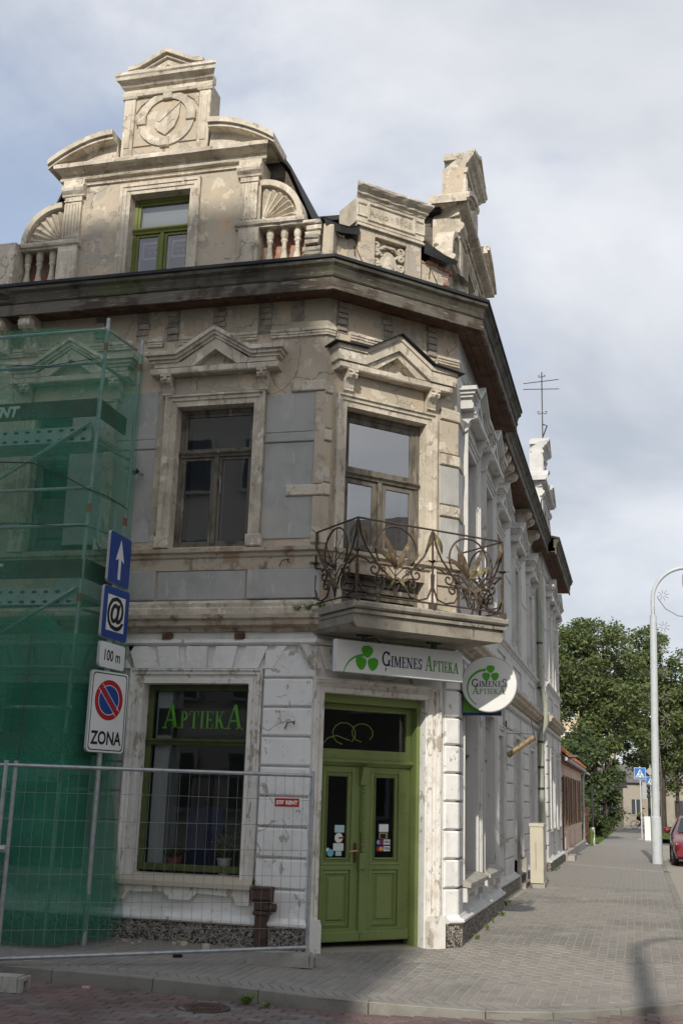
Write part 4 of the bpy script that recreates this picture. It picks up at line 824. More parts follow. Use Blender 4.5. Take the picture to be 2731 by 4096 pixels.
def clover(fr_, c, r, o, par, m, stem):
    mb = MB(fr_)
    for i in range(3):
        t = R_(90 + 120 * i); e = (math.cos(t), math.sin(t)); f = (-e[1], e[0]); pts = []
        for j in range(20):
            q = 2 * PI * j / 20; a = .54 + .46 * math.cos(q); b = .52 * math.sin(q) * (.80 + .30 * math.cos(q)) * 1.15
            pts.append((c[0] + r * (e[0] * (a + .02) + f[0] * b), c[1] + r * (e[1] * (a + .02) + f[1] * b)))
        mb.poly(pts, o - .004, o)
    P = []; n = 16
    for i in range(n + 1):
        t = i / n; q = R_(90 + stem[3] * t); w = stem[2] * (1 - t) + .004
        P.append((stem[0] + stem[1] * math.cos(q), stem[4] + stem[1] * math.sin(q), w, q))
    for (a, b, w, q), (a2, b2, w2, q2) in zip(P, P[1:]):
        mb.poly([(a + w * math.cos(q), b + w * math.sin(q)), (a2 + w2 * math.cos(q2), b2 + w2 * math.sin(q2)), (a2 - w2 * math.cos(q2), b2 - w2 * math.sin(q2)), (a - w * math.cos(q), b - w * math.sin(q))], o - .004, o)
    return mb.put('clover_logo', m, par)
# letters in the shop window (behind the glass)
mb = MB(FA); word(mb, 'AptiekA', -5.53, 2.36, .29, 1.03, -.192, -.184); mb.put('lettering', LETG, W1)
MB(FA).box(-5.60, -4.44, -.212, -.208, 2.29, 2.60).put('lettering_panel', plain('smoked_panel', (.02, .022, .02), .4), W1)
MB(FA).box(-5.64, -5.45, -.60, -.26, .74, 2.86).put('side_panel', CREAMI, W1)
# ---------------------------------------------------------------- pharmacy door on the chamfer
frame4(MB(FB), .12, 1.58, 0, 2.80, [(-.003, -.14), (0, .02), (.055, .04), (.06, .02), (.10, .02), (.105, .05), (.13, .05), (.14, .075), (.165, .075), (.165, 0)], gap=.12).put('door_surround', WFRAME, BLD)
for a, b in ((-.05, .125), (1.575, 1.80)):
    MB(FB).poly([(a, -.2), (b, -.2), (b, .24), (b - .02, .30), (a + .02, .30), (a, .24)], -.14, .105).put('jamb_base', WFRAME, BLD)
DR = MB(FB)
for q in ((.12, .185, -.1, 2.80), (1.515, 1.58, -.1, 2.80), (.185, 1.515, 2.70, 2.80)): DR.block(q[0], q[1], -.36, -.12, q[2], q[3], .008)
for q in ((.185, 1.515, 1.975, 2.17), (.185, .25, 2.17, 2.70), (1.45, 1.515, 2.17, 2.70), (.25, 1.45, 2.63, 2.70)): DR.block(q[0], q[1], -.33, -.25, q[2], q[3], .006)
DR = DR.put('pharmacy_door', GREEN, BLD, label='moss green panelled double door of the pharmacy')
MB(FB).run([(-.26, 1.985), (-.235, 1.985), (-.22, 2.0), (-.19, 2.02), (-.185, 2.045), (-.22, 2.06), (-.26, 2.07)], .185, 1.515).put('transom_moulding', GREEN, DR)
MB(FB).sheet([(.25, -.29, 2.17), (1.45, -.29, 2.17), (1.45, -.29, 2.63), (.25, -.29, 2.63)]).put('fanlight_pane', GLASS, DR, fix=False)
NEON = plain('yellow_tube', (.42, .5, .06), .4)
mb = MB(FB)
for cu, cz, ru, rz_ in ((.62, 2.36, .16, .13), (.88, 2.38, .15, .11)): mb.tube([(cu + ru * math.cos(t / 10 * 5.4 - .8), -.36, cz + rz_ * math.sin(t / 10 * 5.4 - .8)) for t in range(11)], .006, 5)
mb.tube([(.30, -.36, 2.19), (.40, -.36, 2.30), (.52, -.36, 2.33), (.70, -.36, 2.28)], .006, 5); mb.put('clover_tube', NEON, DR)
for j, (a, b) in enumerate(((.19, .828), (.832, 1.51))):
    c = (a + b) / 2; g0, g1 = c - .135, c + .135
    mb = MB(FB)
    for q in ((a, g0 - .05, .02, 1.97), (g1 + .05, b, .02, 1.97), (g0 - .05, g1 + .05, 1.905, 1.97), (g0 - .05, g1 + .05, .80, .885), (g0 - .05, g1 + .05, .02, .16)): mb.box(q[0], q[1], -.315, -.265, q[2], q[3])
    frame4(mb, g0, g1, .935, 1.855, [(0, -.31), (0, -.275), (.016, -.262), (.022, -.28), (.05, -.28), (.05, -.262), (.075, -.255), (.085, -.265)], True)
    frame4(mb, g0, g1, .21, .75, [(0, -.285), (.0, -.275), (.012, -.262), (.05, -.28), (.052, -.258), (.078, -.258), (.085, -.266)], True)
    mb.block(g0 + .02, g1 - .02, -.30, -.266, .24, .72, .018); mb.box(g0 - .05, g1 + .05, -.31, -.285, .16, .80)
    mb.block(a, b, -.27, -.235, .015, .13, .01)
    lf = mb.put('door_leaf', GREEN, DR)
    MB(FB).sheet([(g0, -.295, .935), (g1, -.295, .935), (g1, -.295, 1.855), (g0, -.295, 1.855)]).put('door_glass', GLASS, DR, fix=False)
mb = MB(FB); mb.block(.80, .862, -.27, -.225, .1, .98, .008); mb.block(.806, .856, -.27, -.22, 1.22, 1.72, .01); mb.block(.79, .872, -.27, -.205, .80, .985, .01)
for i in range(26): z = 1.0 + i * .028; mb.run([(-.27, z), (-.215, z + .004), (-.205, z + .014), (-.215, z + .024), (-.27, z + .028)], .812, .85)
mb.run([(-.27, 1.76), (-.21, 1.765), (-.20, 1.80), (-.185, 1.86), (-.17, 1.93), (-.165, 1.97), (-.27, 1.975)], .785, .877); mb.put('astragal', GREEN, DR)
hd = MB(FB); hd.block(.735, .772, -.265, -.252, .88, 1.10, .004); hd.put('handle_plate', plain('bronze_plate', (.10, .055, .04), .45, metal=.4), DR)
MB(FB).tube([(.755, -.26, 1.015), (.755, -.205, 1.015), (.735, -.20, 1.015), (.655, -.195, 1.008), (.64, -.20, 1.005)], .010, 8).put('door_handle', plain('brass', (.55, .36, .17), .3, metal=.8), DR, smooth=50)
def stick(u0, u1, z0, z1, m, rd=False, o=-.290):
    mb = MB(FB)
    if rd: mb.disc(((u0 + u1) / 2, (z0 + z1) / 2), (z1 - z0) / 2, o, o + .001, 20)
    else: mb.box(u0, u1, o, o + .001, z0, z1)
    return mb.put('sticker', m, DR)
PB = plain('pale_blue_card', (.42, .58, .62), .5); PG = plain('pale_card', (.62, .68, .66), .5); SKB = plain('sky_blue_card', (.16, .45, .58), .5)
g0 = .374; stick(g0 + .115, g0 + .245, 1.215, 1.30, PB); stick(g0 + .12, g0 + .225, 1.10, 1.21, SWHITE, True); stick(g0 + .17, g0 + .245, 1.145, 1.165, SRED, o=-.2885)
stick(g0 + .10, g0 + .24, 1.01, 1.095, PG); stick(g0 + .025, g0 + .105, .945, 1.03, SKB, True); stick(g0 + .005, g0 + .05, 1.0, 1.045, PG, True); stick(g0 + .135, g0 + .215, .955, 1.005, PB)
g0 = 1.036; stick(g0 + .06, g0 + .20, 1.225, 1.32, plain('blue_edge', (.07, .24, .5), .5)); stick(g0 + .066, g0 + .195, 1.23, 1.315, SWHITE, o=-.2888); stick(g0 + .065, g0 + .19, 1.15, 1.22, plain('photo_card', (.30, .24, .12), .5)); stick(g0 + .085, g0 + .16, 1.155, 1.205, SBLACK, o=-.2888)
NV = plain('navy_card', (.02, .025, .12), .5)
for z, c1, c2 in ((1.075, SKB, SRED), (1.0, SRED, plain('amber', (.75, .36, .04), .5))):
    stick(g0 + .03, g0 + .125, z, z + .068, NV); stick(g0 + .035, g0 + .085, z + .009, z + .059, c1, True, -.2888); stick(g0 + .07, g0 + .12, z + .009, z + .059, c2, True, -.2886)
    stick(g0 + .13, g0 + .225, z + .008, z + .066, SWHITE); letters(MB(FB), text('VISA', .045, .25, .001), g0 + .178, z + .038, -.288).put('sticker_lettering', LOGON, DR, fix=False)
# ---------------------------------------------------------------- balcony door, slab and railing
frame4(MB(FB), *UB, SURU, gap=.0).put('door_surround', TRIM, BLD); MB(FB).box(.34, 1.46, -.01, .02, 6.52, 6.775).put('frieze_panel', BEIGE, BLD)
for u in (.29, 1.54): console(FB, u, 6.785, TRIM)
pediment(FB, .955, TRIM, cover=True)
bd = window(FB, UB[0], UB[1], UB[2], UB[3], WOODW, GLASSR, trans=5.52, o=-.12, t=.07, name='balcony_door', sash=.07)
mb = MB(FB)
for a, b in ((.38, .865), (.935, 1.42)):
    for i in range(9): mb.run([(-.16, 3.9 + i * .085), (-.10, 3.89 + i * .085), (-.13, 3.97 + i * .085), (-.16, 3.97 + i * .085)], a, b)
mb.put('louvre_panel', WOODW, bd)
for a, b in ((.44, .52), (1.28, 1.36)): MB(FB).sheet([(a, -.2, 4.65), (b, -.2, 4.65), (b, -.2, 5.5), (a, -.2, 5.5)]).put('curtain_edge', CREAMI, bd, fix=False)
MB(FB).sheet([(1.36, -.2, 5.6), (1.44, -.2, 5.6), (1.44, -.2, 6.3), (1.36, -.2, 6.3)]).put('curtain_edge', CREAMI, bd, fix=False)
for fr_, p in ((FA, UA), (FA, UA2)): MB(fr_).sheet([(p[0], -.55, p[2]), (p[1], -.55, p[2]), (p[1], -.55, p[3]), (p[0], -.55, p[3])]).put('roller_blind', plain('grey_blind', (.17, .17, .165), .9), BLD, fix=False)
bl = MB(FB)
bl.poly([(-.02, 3.45), (1.98, 3.45), (2.02, 3.50), (2.02, 3.60), (-.06, 3.60), (-.06, 3.50)], -.02, .93)
bl.box(-.075, 2.04, -.02, .965, 3.60, 3.635); bl.box(-.06, 2.025, -.02, .95, 3.635, 3.655); bl.block(-.10, 2.065, -.02, 1.0, 3.655, 3.735, .02)
bl = bl.put('balcony_slab', SLABM, BLD)
RAIL = empty('balcony_railing', tuple(FB(.97, .94, 3.74))); RAIL.parent = BLD; RAIL.matrix_parent_inverse = pw(BLD).inverted()
RZ0, RZ1 = 3.80, 4.68
def leafblade(mb, base, tip, w, bend, ax, n=7):
    b, t = Vector(base), Vector(tip); d = t - b; s_ = Vector(ax); P = []
    for i in range(n + 1):
        q = i / n; p = b + d * q + Vector((0, 0, 0)) + bend * math.sin(q * PI * .9); ww = w * math.sin(PI * (q * .93 + .04)) ** .8 * (1 - .3 * q)
        P += [p - s_ * ww, p + Vector((0, 0, .0)) + (bend.normalized() * .006 if bend.length else Vector()), p + s_ * ww]
    n0 = len(mb.v); mb.v += [tuple(x) for x in P]
    for i in range(n):
        for j in range(2): a = n0 + i * 3 + j; mb.f.append((a, a + 1, a + 4, a + 3))
def bay(p0, p1):          # one ornamental bay of the railing between two posts
    p0, p1 = Vector(p0), Vector(p1); d = (p1 - p0); w = d.length; d.normalize(); nrm = Vector((d.y, -d.x, 0)); H = RZ1 - RZ0
    fr_ = Fr((p0.x, p0.y, RZ0), d, nrm)
    T = lambda pts, r=.012: MB(fr_).tube([(x * w, 0, z * H) for x, z in pts], r, 6).put('scrollwork', IRON, RAIL, smooth=60)
    arc = lambda cx, cz, rx, rz2, a0, a1, n=16: [(cx + rx * math.cos(R_(a0 + (a1 - a0) * i / n)), cz + rz2 * math.sin(R_(a0 + (a1 - a0) * i / n))) for i in range(n + 1)]
    def spi(cx, cz, r0, a0, turns, sg, n=26): return [(cx + (r0 * (1 - .82 * i / n)) / w * math.cos(R_(a0) + sg * turns * 2 * PI * i / n), cz + (r0 * (1 - .82 * i / n)) / H * math.sin(R_(a0) + sg * turns * 2 * PI * i / n)) for i in range(n + 1)]
    T([(.5, .02), (.5, .5), (.5, .97)], .007)
    T(arc(.5, .66, .27, .30, -40, 220, 22))
    for s_ in (-1, 1):
        X = lambda x: .5 + s_ * (x - .5)
        T([(X(.985), .97), (X(.96), .80), (X(.88), .62), (X(.74), .44), (X(.60), .30), (X(.52), .12), (X(.5), .04)])
        T([(X(.985), .50), (X(.90), .48), (X(.82), .43)] + [(X(x), z) for x, z in spi(.78, .36, .085, 70, 1.25, 1)])
        T([(X(.985), .40), (X(.99), .22), (X(.93), .07), (X(.82), .03), (X(.70), .06), (X(.645), .15)] + [(X(x), z) for x, z in spi(.72, .22, .075, 190, 1.4, -1)])
        T([(X(.5), .30), (X(.60), .42), (X(.66), .44)] + [(X(x), z) for x, z in spi(.66, .38, .05, 90, 1.2, -1)], .007)
    mb = MB()
    P3 = lambda x, z, o=0: fr_(x * w, o, z * H)
    ax = d
    for (x0, z0, x1, z1, ww, bo) in ((.5, .40, .30, .86, .034, .05), (.5, .40, .69, .84, .034, .04), (.5, .42, .17, .66, .032, .07), (.5, .42, .80, .62, .032, .06), (.5, .30, .38, .10, .03, .05), (.5, .30, .64, .12, .03, .05), (.48, .40, .40, .64, .024, .06), (.52, .40, .60, .66, .024, .05), (.5, .22, .30, .30, .022, .04), (.5, .22, .70, .30, .022, .04)):
        b, t = Vector(P3(x0, z0)), Vector(P3(x1, z1)); q = (t - b).normalized(); side = q.cross(nrm).normalized() * .75 + nrm * .35
        leafblade(mb, b, t, ww * 1.35, nrm * bo, side)
    mb.put('lily_leaves', LEAFI, RAIL, smooth=60, fix=False)
    for xx, sg in ((.045, 1), (.955, -1)):
        mb = MB(); b, t = Vector(P3(xx - sg * .02, .95)), Vector(P3(xx + sg * .07, .68)); leafblade(mb, b, t, .036, nrm * .045, (t - b).normalized().cross(nrm)); mb.put('bud_leaf', LEAFI, RAIL, smooth=60, fix=False)
    mb = MB(fr_)
    for i in range(6): t = i * PI / 3; mb.poly([(.5 * w + .012 * math.cos(t + 1.57), .44 * H + .012 * math.sin(t + 1.57)), (.5 * w + .055 * math.cos(t), .44 * H + .055 * math.sin(t)), (.5 * w - .012 * math.cos(t + 1.57), .44 * H - .012 * math.sin(t + 1.57))], .0, .014)
    mb.put('rosette', LEAFI, RAIL)
cs = [tuple(FB(-.05, .0, 0))[:2], tuple(FB(-.05, .95, 0))[:2], tuple(FB(.975, .95, 0))[:2], tuple(FB(2.0, .95, 0))[:2], tuple(FB(2.0, .06, 0))[:2]]
for a, b in zip(cs, cs[1:]): bay((*a, 0), (*b, 0))
for a, b in zip(cs, cs[1:]):
    MB().tube([(*a, RZ1), (*b, RZ1)], .012, 6).put('top_rail', IRON, RAIL); MB().tube([(*a, RZ0 + .01), (*b, RZ0 + .01)], .011, 6).put('bottom_rail', IRON, RAIL)
for c in cs: 
    ps = MB().tube([(*c, 3.72), (*c, RZ1 + .005)], .013, 6).put('post', IRON, RAIL)
    mb = MB(); mb.box(c[0] - .04, c[0] + .04, c[1] - .04, c[1] + .04, 3.73, 3.80); mb.put('post_foot', IRON, RAIL)
    mb = MB()
    for i in range(6):
        t = i * PI / 3; b = Vector((*c, 4.28)); leafblade(mb, b, b + Vector((math.cos(t), math.sin(t), .25)) * .085, .022, Vector((0, 0, .015)), Vector((-math.sin(t), math.cos(t), 0)), 4)
    mb.put('post_flower', LEAFI, RAIL, fix=False)
MOSS = mat('moss', (.10, .115, .03), .95, [(20, (.17, .15, .05), .5, .65)], [(60, 1, .02)])
for u, l in ((.62, .22), (1.06, .26), (1.5, .1)):
    mb = MB(FB); n = 9; P = [(u + l * (i / n - .5) * 2 * .5, .985 - .05 * j, 3.735 + (.018 * math.sin(PI * i / n) * random.uniform(.6, 1.2) if j == 1 else 0)) for j in range(3) for i in range(n + 1)]
    mb.add(P, [(j * (n + 1) + i, j * (n + 1) + i + 1, (j + 1) * (n + 1) + i + 1, (j + 1) * (n + 1) + i) for j in range(2) for i in range(n)]); mb.put('moss_patch', MOSS, BLD, fix=False)
# ---------------------------------------------------------------- hanging signs
sg = empty('pharmacy_sign_board', tuple(FB(.9, .45, 3.0)), label='long white sign board with green clover hanging under the balcony', cat='sign')
MB(FB).block(.01, 1.78, .37, .45, 3.0, 3.365, .004).put('board', SWHITE, sg)
MB(FB).box(.012, 1.778, .36, .3685, 2.998, 3.367).put('board_edge', plain('edge_green', (.04, .12, .05), .5), sg)
for u in (.40, 1.38):
    mb = MB(FB); mb.tube([(u, .41, 3.36), (u, .41, 3.46)], .035, 10); mb.box(u - .085, u + .085, .37, .45, 3.43, 3.445); mb.put('hanger', plain('green_hanger', (.05, .07, .06), .5), sg)
MB(FB).tube([(.44, .41, 3.40), (.55, .41, 3.42), (.60, .41, 3.395), (.61, .41, 3.36)], .008, 6).put('cable', DARKM, sg)
clover(FB, (.42, 3.165), .155, .4535, sg, LOGOG, (.375, .27, .012, 78, 2.935))
mb = MB(FB); word(mb, 'G,imenes', .62, 3.105, .175, .57, .4505, .456); mb.put('lettering', LOGON, sg)
mb = MB(FB); word(mb, 'Aptieka', 1.23, 3.10, .175, .49, .4505, .456); mb.put('lettering', LOGOT, sg)
FR_ = Fr((0, 14.05, 0), (1, 0, 0), (0, -1, 0))
rs = empty('round_pharmacy_sign', (-2.1, 14.1, 2.7), label='round white pharmacy sign with green clover on a blue square box', cat='sign')
MB(FR_).disc((-1.755, 3.04), .347, -.13, -.004, 48).put('lightbox_rim', SBACK, rs); MB(FR_).disc((-1.755, 3.04), .338, -.006, .0, 48).put('face', SWHITE, rs)
MB(FR_).block(-2.13, -1.62, -.26, -.14, 2.665, 3.175, .004).put('square_box', plain('box_navy', (.012, .03, .17), .4), rs); MB(FR_).box(-2.10, -1.65, -.14, -.136, 2.695, 3.145).put('square_panel', LOGOT, rs)
MB(FR_).box(-2.17, -2.12, -.22, -.18, 2.75, 2.79).put('bracket', DARKM, rs); MB(FR_).box(-2.17, -2.12, -.22, -.18, 3.10, 3.14).put('bracket', DARKM, rs)
clover(FR_, (-1.735, 3.165), .105, .004, rs, LOGOG, (-1.795, .23, .011, 150, 2.985))
mb = MB(FR_); word(mb, 'GimeneS', -1.975, 3.005, .098, .445, .0005, .004); mb.put('lettering', LOGON, rs)
mb = MB(FR_); word(mb, 'AptiekA', -1.965, 2.915, .09, .415, .0005, .004); mb.put('lettering', LOGOT, rs)
# ---------------------------------------------------------------- pipes, cabinet, broken bracket, aerial
dp = MB(FA).run([(.03, .46), (.13, .46), (.19, .50), (.19, .60), (.205, .605), (.205, .625), (.03, .63)], -4.185, -3.955).put('downpipe_shoe', BROWNP, BLD)
mb = MB(FA); mb.block(-4.15, -3.985, .04, .17, .38, .46, .01); mb.block(-4.14, -4.0, .05, .155, -.05, .38, .012); mb.block(-4.16, -3.98, .045, .175, .33, .37, .008); mb.put('pipe_box', BROWNP, dp)
mb = MB(); c = Vector(FA(-3.93, .11, .41)); mb.tube([(c.x - .06, c.y, c.z), (c.x + .02, c.y, c.z)], .045, 12); mb.put('cleanout_cap', BROWNP, dp)
PIPEM = mat('weathered_green_pipe', (.30, .32, .26), .6, [(2, (.38, .38, .27), .45, .65, (1, 1, .3)), (7, (.22, .25, .22), .5, .65, (1, 1, .3)), (14, (.5, .47, .33), .6, .7)], spec=.4)
dp = MB(FC2).tube([(27.95, .12, 7.6), (27.95, .13, 4.4), (27.98, .24, 3.9), (27.98, .24, 3.45), (27.96, .12, 3.2), (27.96, .13, .3)], .068, 10).put('downpipe', PIPEM, BLD, smooth=50)
mb = MB(FC2)
for z in (5.4, 4.3, 3.0, 2.4, 1.9): mb.tube([(27.955, .12, z), (27.955, .12, z + .05)], .078, 10)
mb.put('pipe_collar', DARKM, dp)
CABM = mat('cream_cabinet_paint', (.50, .47, .37), .5, [(2, (.46, .435, .345), .45, .65), (18, (.40, .37, .29), .66, .72)], spec=.4)
cb = empty('utility_cabinet', (-1.95, 23.25, 0), label='tall cream utility cabinet standing against the long facade', cat='cabinet')
MB().box(-2.04, -1.80, 22.93, 23.62, 0, .10).put('concrete_base', CONC, cb); mb = MB(); mb.box(-2.07, -1.82, 22.9, 23.65, .095, 1.15); mb.box(-2.085, -1.805, 22.885, 23.665, 1.15, 1.21); mb.put('cabinet_body', CABM, cb)
MB().box(-1.8195, -1.815, 22.95, 23.6, .36, 1.12).put('cabinet_door', CABM, cb); MB().box(-1.8145, -1.80, 23.50, 23.54, .7, .8).put('lock', DARKM, cb)
mb = MB(); mb.box(-1.965, -1.958, 22.896, 22.9, .35, .85); mb.put('seam', DARKM, cb)
bk = empty('broken_sign_bracket', tuple(FC2(21.2, .05, 2.6)), label='broken wooden arm of a sign bracket hanging on the long facade', cat='bracket')
MB(FC2).tube([(20.9, .06, 2.15), (20.9, .06, 3.05)], .014, 6).put('bar', DARKM, bk); MB(FC2).tube([(20.9, .06, 2.82), (21.0, .55, 2.82)], .006, 5).put('wire', DARKM, bk); MB(FC2).tube([(21.0, .5, 3.1), (21.0, .58, 2.7)], .007, 5).put('wire', DARKM, bk)
mb = MB(FC2); a, b = Vector((20.93, .08, 2.42)), Vector((21.02, .56, 2.76)); mb.tube([tuple(a), tuple(b)], .05, 4); mb.put('wooden_arm', mat('old_yellow_wood', (.30, .24, .13), .85, [(9, (.14, .08, .05), .45, .6)]), bk)
an = empty('roof_aerial', tuple(FC(30.95, -.1, 11.75)), label='thin iron roof aerial with scrolls on the far gable', cat='aerial')
MB(FC).tube([(30.95, -.15, 11.7), (30.95, -.15, 13.75)], .017, 6).put('mast', DARKM, an)
for z, l in ((13.42, .4), (13.2, .22)): MB(FC).tube([(30.95 - l, .35, z - .08), (30.95 + l * .6, -.7, z + .1)], .012, 5).put('aerial_rod', DARKM, an)
for z, r in ((13.62, .07), (12.5, .10)):
    for s_ in (-1, 1): MB(FC).tube([(30.95, -.15 + s_ * (.02 + x), z + y) for x, y in [(0, 0), (r * .5, -r * .4), (r, -r * .2), (r * 1.1, r * .3), (r * .8, r * .5), (r * .6, r * .25)]], .011, 5).put('scroll', DARKM, an)
MB(FC).tube([(30.95, -.15, 11.75), (30.95, -.02, 12.1), (30.95, -.15, 12.15)], .02, 5).put('stay', DARKM, an)
# odd iron hooks and the eyebolts on the walls
for fr_, u, z in ((FA, -3.80, 2.42), (FA, -3.95, 4.33)):
    MB(fr_).tube([(u, .0, z), (u, .09, z), (u + .02, .10, z + .02), (u - .08, .06, z + .015), (u - .11, .06, z - .06)], .007, 5).put('iron_hook', IRON, BLD)

# ================================================================== SCAFFOLD, NET, FENCE, SIGN POST
SX, SY0, SY1 = -6.13, 11.5, 12.22
sc = empty('scaffold', (-6.13, 11.5, 0), label='steel scaffold bay with brown toe boards standing behind green netting', cat='scaffold')
TOE = mat('brown_toe_board', (.10, .04, .035), .7, [(4, (.075, .032, .03), .45, .65)]); SCG = mat('scaffold_steel', (.42, .44, .44), .5, [(8, (.33, .35, .35), .45, .65)], metal=.4)
REDB = plain('red_band', (.45, .04, .03), .5)
for x, dx in ((SX, .10), (-8.7, .05)):
    for y, b in ((SY0, 0), (SY1, .12)):
        p = MB().tube([(x + b - dx * .6, y, .02), (x + b + dx * .7, y, 7.2)], .0245, 8).put('standard', SCG, sc, smooth=50)
        for z in (6.78, 4.76, 3.70, 1.70):
            t = z / 7.2; xx = x + b - dx * .6 + dx * 1.3 * t; MB().tube([(xx, y, z), (xx, y, z + .1)], .029, 8).put('red_band', REDB, p)
for z in (7.05, 6.62, 5.05, 4.60, 2.95, 2.5): MB().tube([(-8.8, SY0 - .03, z), (SX + .05, SY0 - .03, z)], .022, 8).put('guard_rail', SCG, sc)
for z in (7.08, 6.6, 5.02, 4.6, 5.62, 3.62, 1.62): MB().tube([(SX + .04, SY0, z), (SX + .12, SY1, z)], .02, 8).put('cross_rail', SCG, sc)
for z in (5.72, 3.76, 1.78):
    dk = MB().box(-8.75, SX - .02, SY0 + .03, SY1 - .03, z, z + .05).put('deck', SCG, sc)
    MB().box(-8.75, SX - .02, SY0 - .02, SY0 + .03, z - .09, z + .10).put('deck_edge_beam', SCG, dk)
    mb = MB(Fr((0, SY0 - .02, 0), (1, 0, 0), (0, -1, 0)))
    for i in range(17):
        for zz in (z + .06, z - .055): mb.poly([(-8.65 + i * .15 + .035 * math.cos(t * PI / 4), zz + .018 * math.sin(t * PI / 4)) for t in range(8)], .0, .002)
    mb.put('dark_slot_discs', SBLACK, dk)  # black discs stand in for the shade inside the beam's slots
    FT = Fr((0, SY0 - .04, 0), (1, 0, 0), (0, -1, 0))
    tb = MB(FT).box(-8.8, SX + .02, -.03, 0, z + .22, z + .44).put('toe_board', TOE, sc)
    letters(MB(FT), text('STORENT', .18, .22, .008, 1.0), -7.53, z + .33, .003).put('lettering', SWHITE, tb, fix=False)
    MB().box(SX + .03, SX + .06, SY0, SY1, z + .22, z + .44).put('end_toe_board', TOE, sc)
for z0, z1 in ((5.86, 4.45), (3.86, 2.45)): MB().tube([(SX - .02, SY0 - .05, z0), (-8.6, SY0 - .05, z1)], .02, 8).put('diagonal_brace', SCG, sc)
MB().tube([(SX + .1, 11.62, 4.95), (SX + .1, 11.62, 4.42), (SX + .1, 11.72, 4.34), (SX + .11, 11.95, 4.34), (SX + .11, 12.02, 4.42), (SX + .11, 12.02, 5.0)], .016, 6).put('end_frame', SCG, sc)
MB().tube([(-6.02, 12.15, 5.5), (-5.93, 12.5, 5.5)], .022, 8).put('wall_tie', SCG, sc)
mb = MB(); mb.tube([(-6.02, 12.35, 5.52), (-5.95, 12.3, 5.46), (-5.9, 12.3, 5.5)], .03, 6); mb.put('coupler', DARKM, sc)
def netmat(name, dens, col):
    m = bpy.data.materials.new(name); m.use_nodes = True; nt = m.node_tree; N = nt.nodes; L = nt.links; N.clear()
    out = N.new('ShaderNodeOutputMaterial'); tr = N.new('ShaderNodeBsdfTransparent'); df = N.new('ShaderNodeBsdfDiffuse'); tl = N.new('ShaderNodeBsdfTranslucent')
    ge = N.new('ShaderNodeNewGeometry'); n1 = N.new('ShaderNodeTexNoise'); n1.inputs['Scale'].default_value = 1.3; n1.inputs['Detail'].default_value = 5; L.new(ge.outputs['Position'], n1.inputs[0])
    n2 = N.new('ShaderNodeTexNoise'); n2.inputs['Scale'].default_value = 140; L.new(ge.outputs['Position'], n2.inputs[0])
    rp = N.new('ShaderNodeMix'); rp.data_type = 'RGBA'; L.new(n1.outputs[0], rp.inputs['Factor']); rp.inputs['A'].default_value = (*[c * .7 for c in col], 1); rp.inputs['B'].default_value = (*[c * 1.25 for c in col], 1)
    L.new(rp.outputs['Result'], df.inputs[0]); L.new(rp.outputs['Result'], tl.inputs[0])
    ms = N.new('ShaderNodeMixShader'); ms.inputs[0].default_value = .4; L.new(df.outputs[0], ms.inputs[1]); L.new(tl.outputs[0], ms.inputs[2])
    mr = N.new('ShaderNodeMapRange'); L.new(n2.outputs[0], mr.inputs[0]); mr.inputs[1].default_value = .35; mr.inputs[2].default_value = .65; mr.inputs[3].default_value = dens - .16; mr.inputs[4].default_value = dens + .16
    mr2 = N.new('ShaderNodeMath'); mr2.operation = 'MULTIPLY_ADD'; L.new(n1.outputs[0], mr2.inputs[0]); mr2.inputs[1].default_value = .5; mr2.inputs[2].default_value = -.25
    ad = N.new('ShaderNodeMath'); L.new(mr.outputs[0], ad.inputs[0]); L.new(mr2.outputs[0], ad.inputs[1]); ad.use_clamp = True
    mx = N.new('ShaderNodeMixShader'); L.new(ad.outputs[0], mx.inputs[0]); L.new(tr.outputs[0], mx.inputs[1]); L.new(ms.outputs[0], mx.inputs[2]); L.new(mx.outputs[0], out.inputs[0]); return m
NET = netmat('green_debris_net', .44, (.085, .36, .235)); NET2 = netmat('green_debris_net_dense', .46, (.075, .34, .22))
def net(name, m, path, zt, zb, nz, amp, label, seed, par=None):
    rnd = random.Random(seed); P = []; n = len(path)
    ph = [rnd.uniform(0, 6) for _ in range(8)]
    for j in range(nz + 1):
        t = j / nz
        for i, (x, y, nx, ny) in enumerate(path):
            q = i / (n - 1) * 20; top = zt(i / (n - 1)); z = top + (zb(i / (n - 1)) - top) * t
            a = amp * (.35 + t) * (math.sin(q * 1.7 + ph[0] + z * .7) * .5 + math.sin(q * 3.9 + ph[1] - z * 1.3) * .3 + abs(math.sin(q * 5.3 + ph[2] + z * .9)) * .45 + abs(math.sin(q * 9.1 + ph[4] - z * .5 + math.sin(z * 1.7))) * .3 + math.sin(z * 3.1 + ph[3]) * .25)
            b = .22 * smooth(.72, .93, t) * (1 - smooth(.93, 1, t) * .5)
            P.append((x + nx * (a + b), y + ny * (a + b), z))
    F = [(j * n + i, j * n + i + 1, (j + 1) * n + i + 1, (j + 1) * n + i) for j in range(nz) for i in range(n - 1)]
    me = MB().add(P, F).mesh(name, 80, False); return me
def pathnet(dx=0.0, x0=-9.2, side=True):
    L_ = [(x, SY0 - .07 - dx, 0, -1) for x in fr(x0, SX + .02, .09)]
    if side: L_ += [(SX + .08 + dx, SY0 - .03 - dx, .7, -.7)] + [(SX + .10 + dx + .11 * t, SY0 + (SY1 - SY0 + .03) * t, 1, 0) for t in [i / 9 for i in range(1, 10)]]
    return L_
put('debris_net', net('debris_net', NET, pathnet(), lambda t: 7.07 - .04 * math.sin(t * 9) - .05 * smooth(.75, 1, t), lambda t: .03 + .015 * math.sin(t * 23), 70, .035, '', 3), NET, label='tall green debris net stretched over the scaffold', cat='netting')
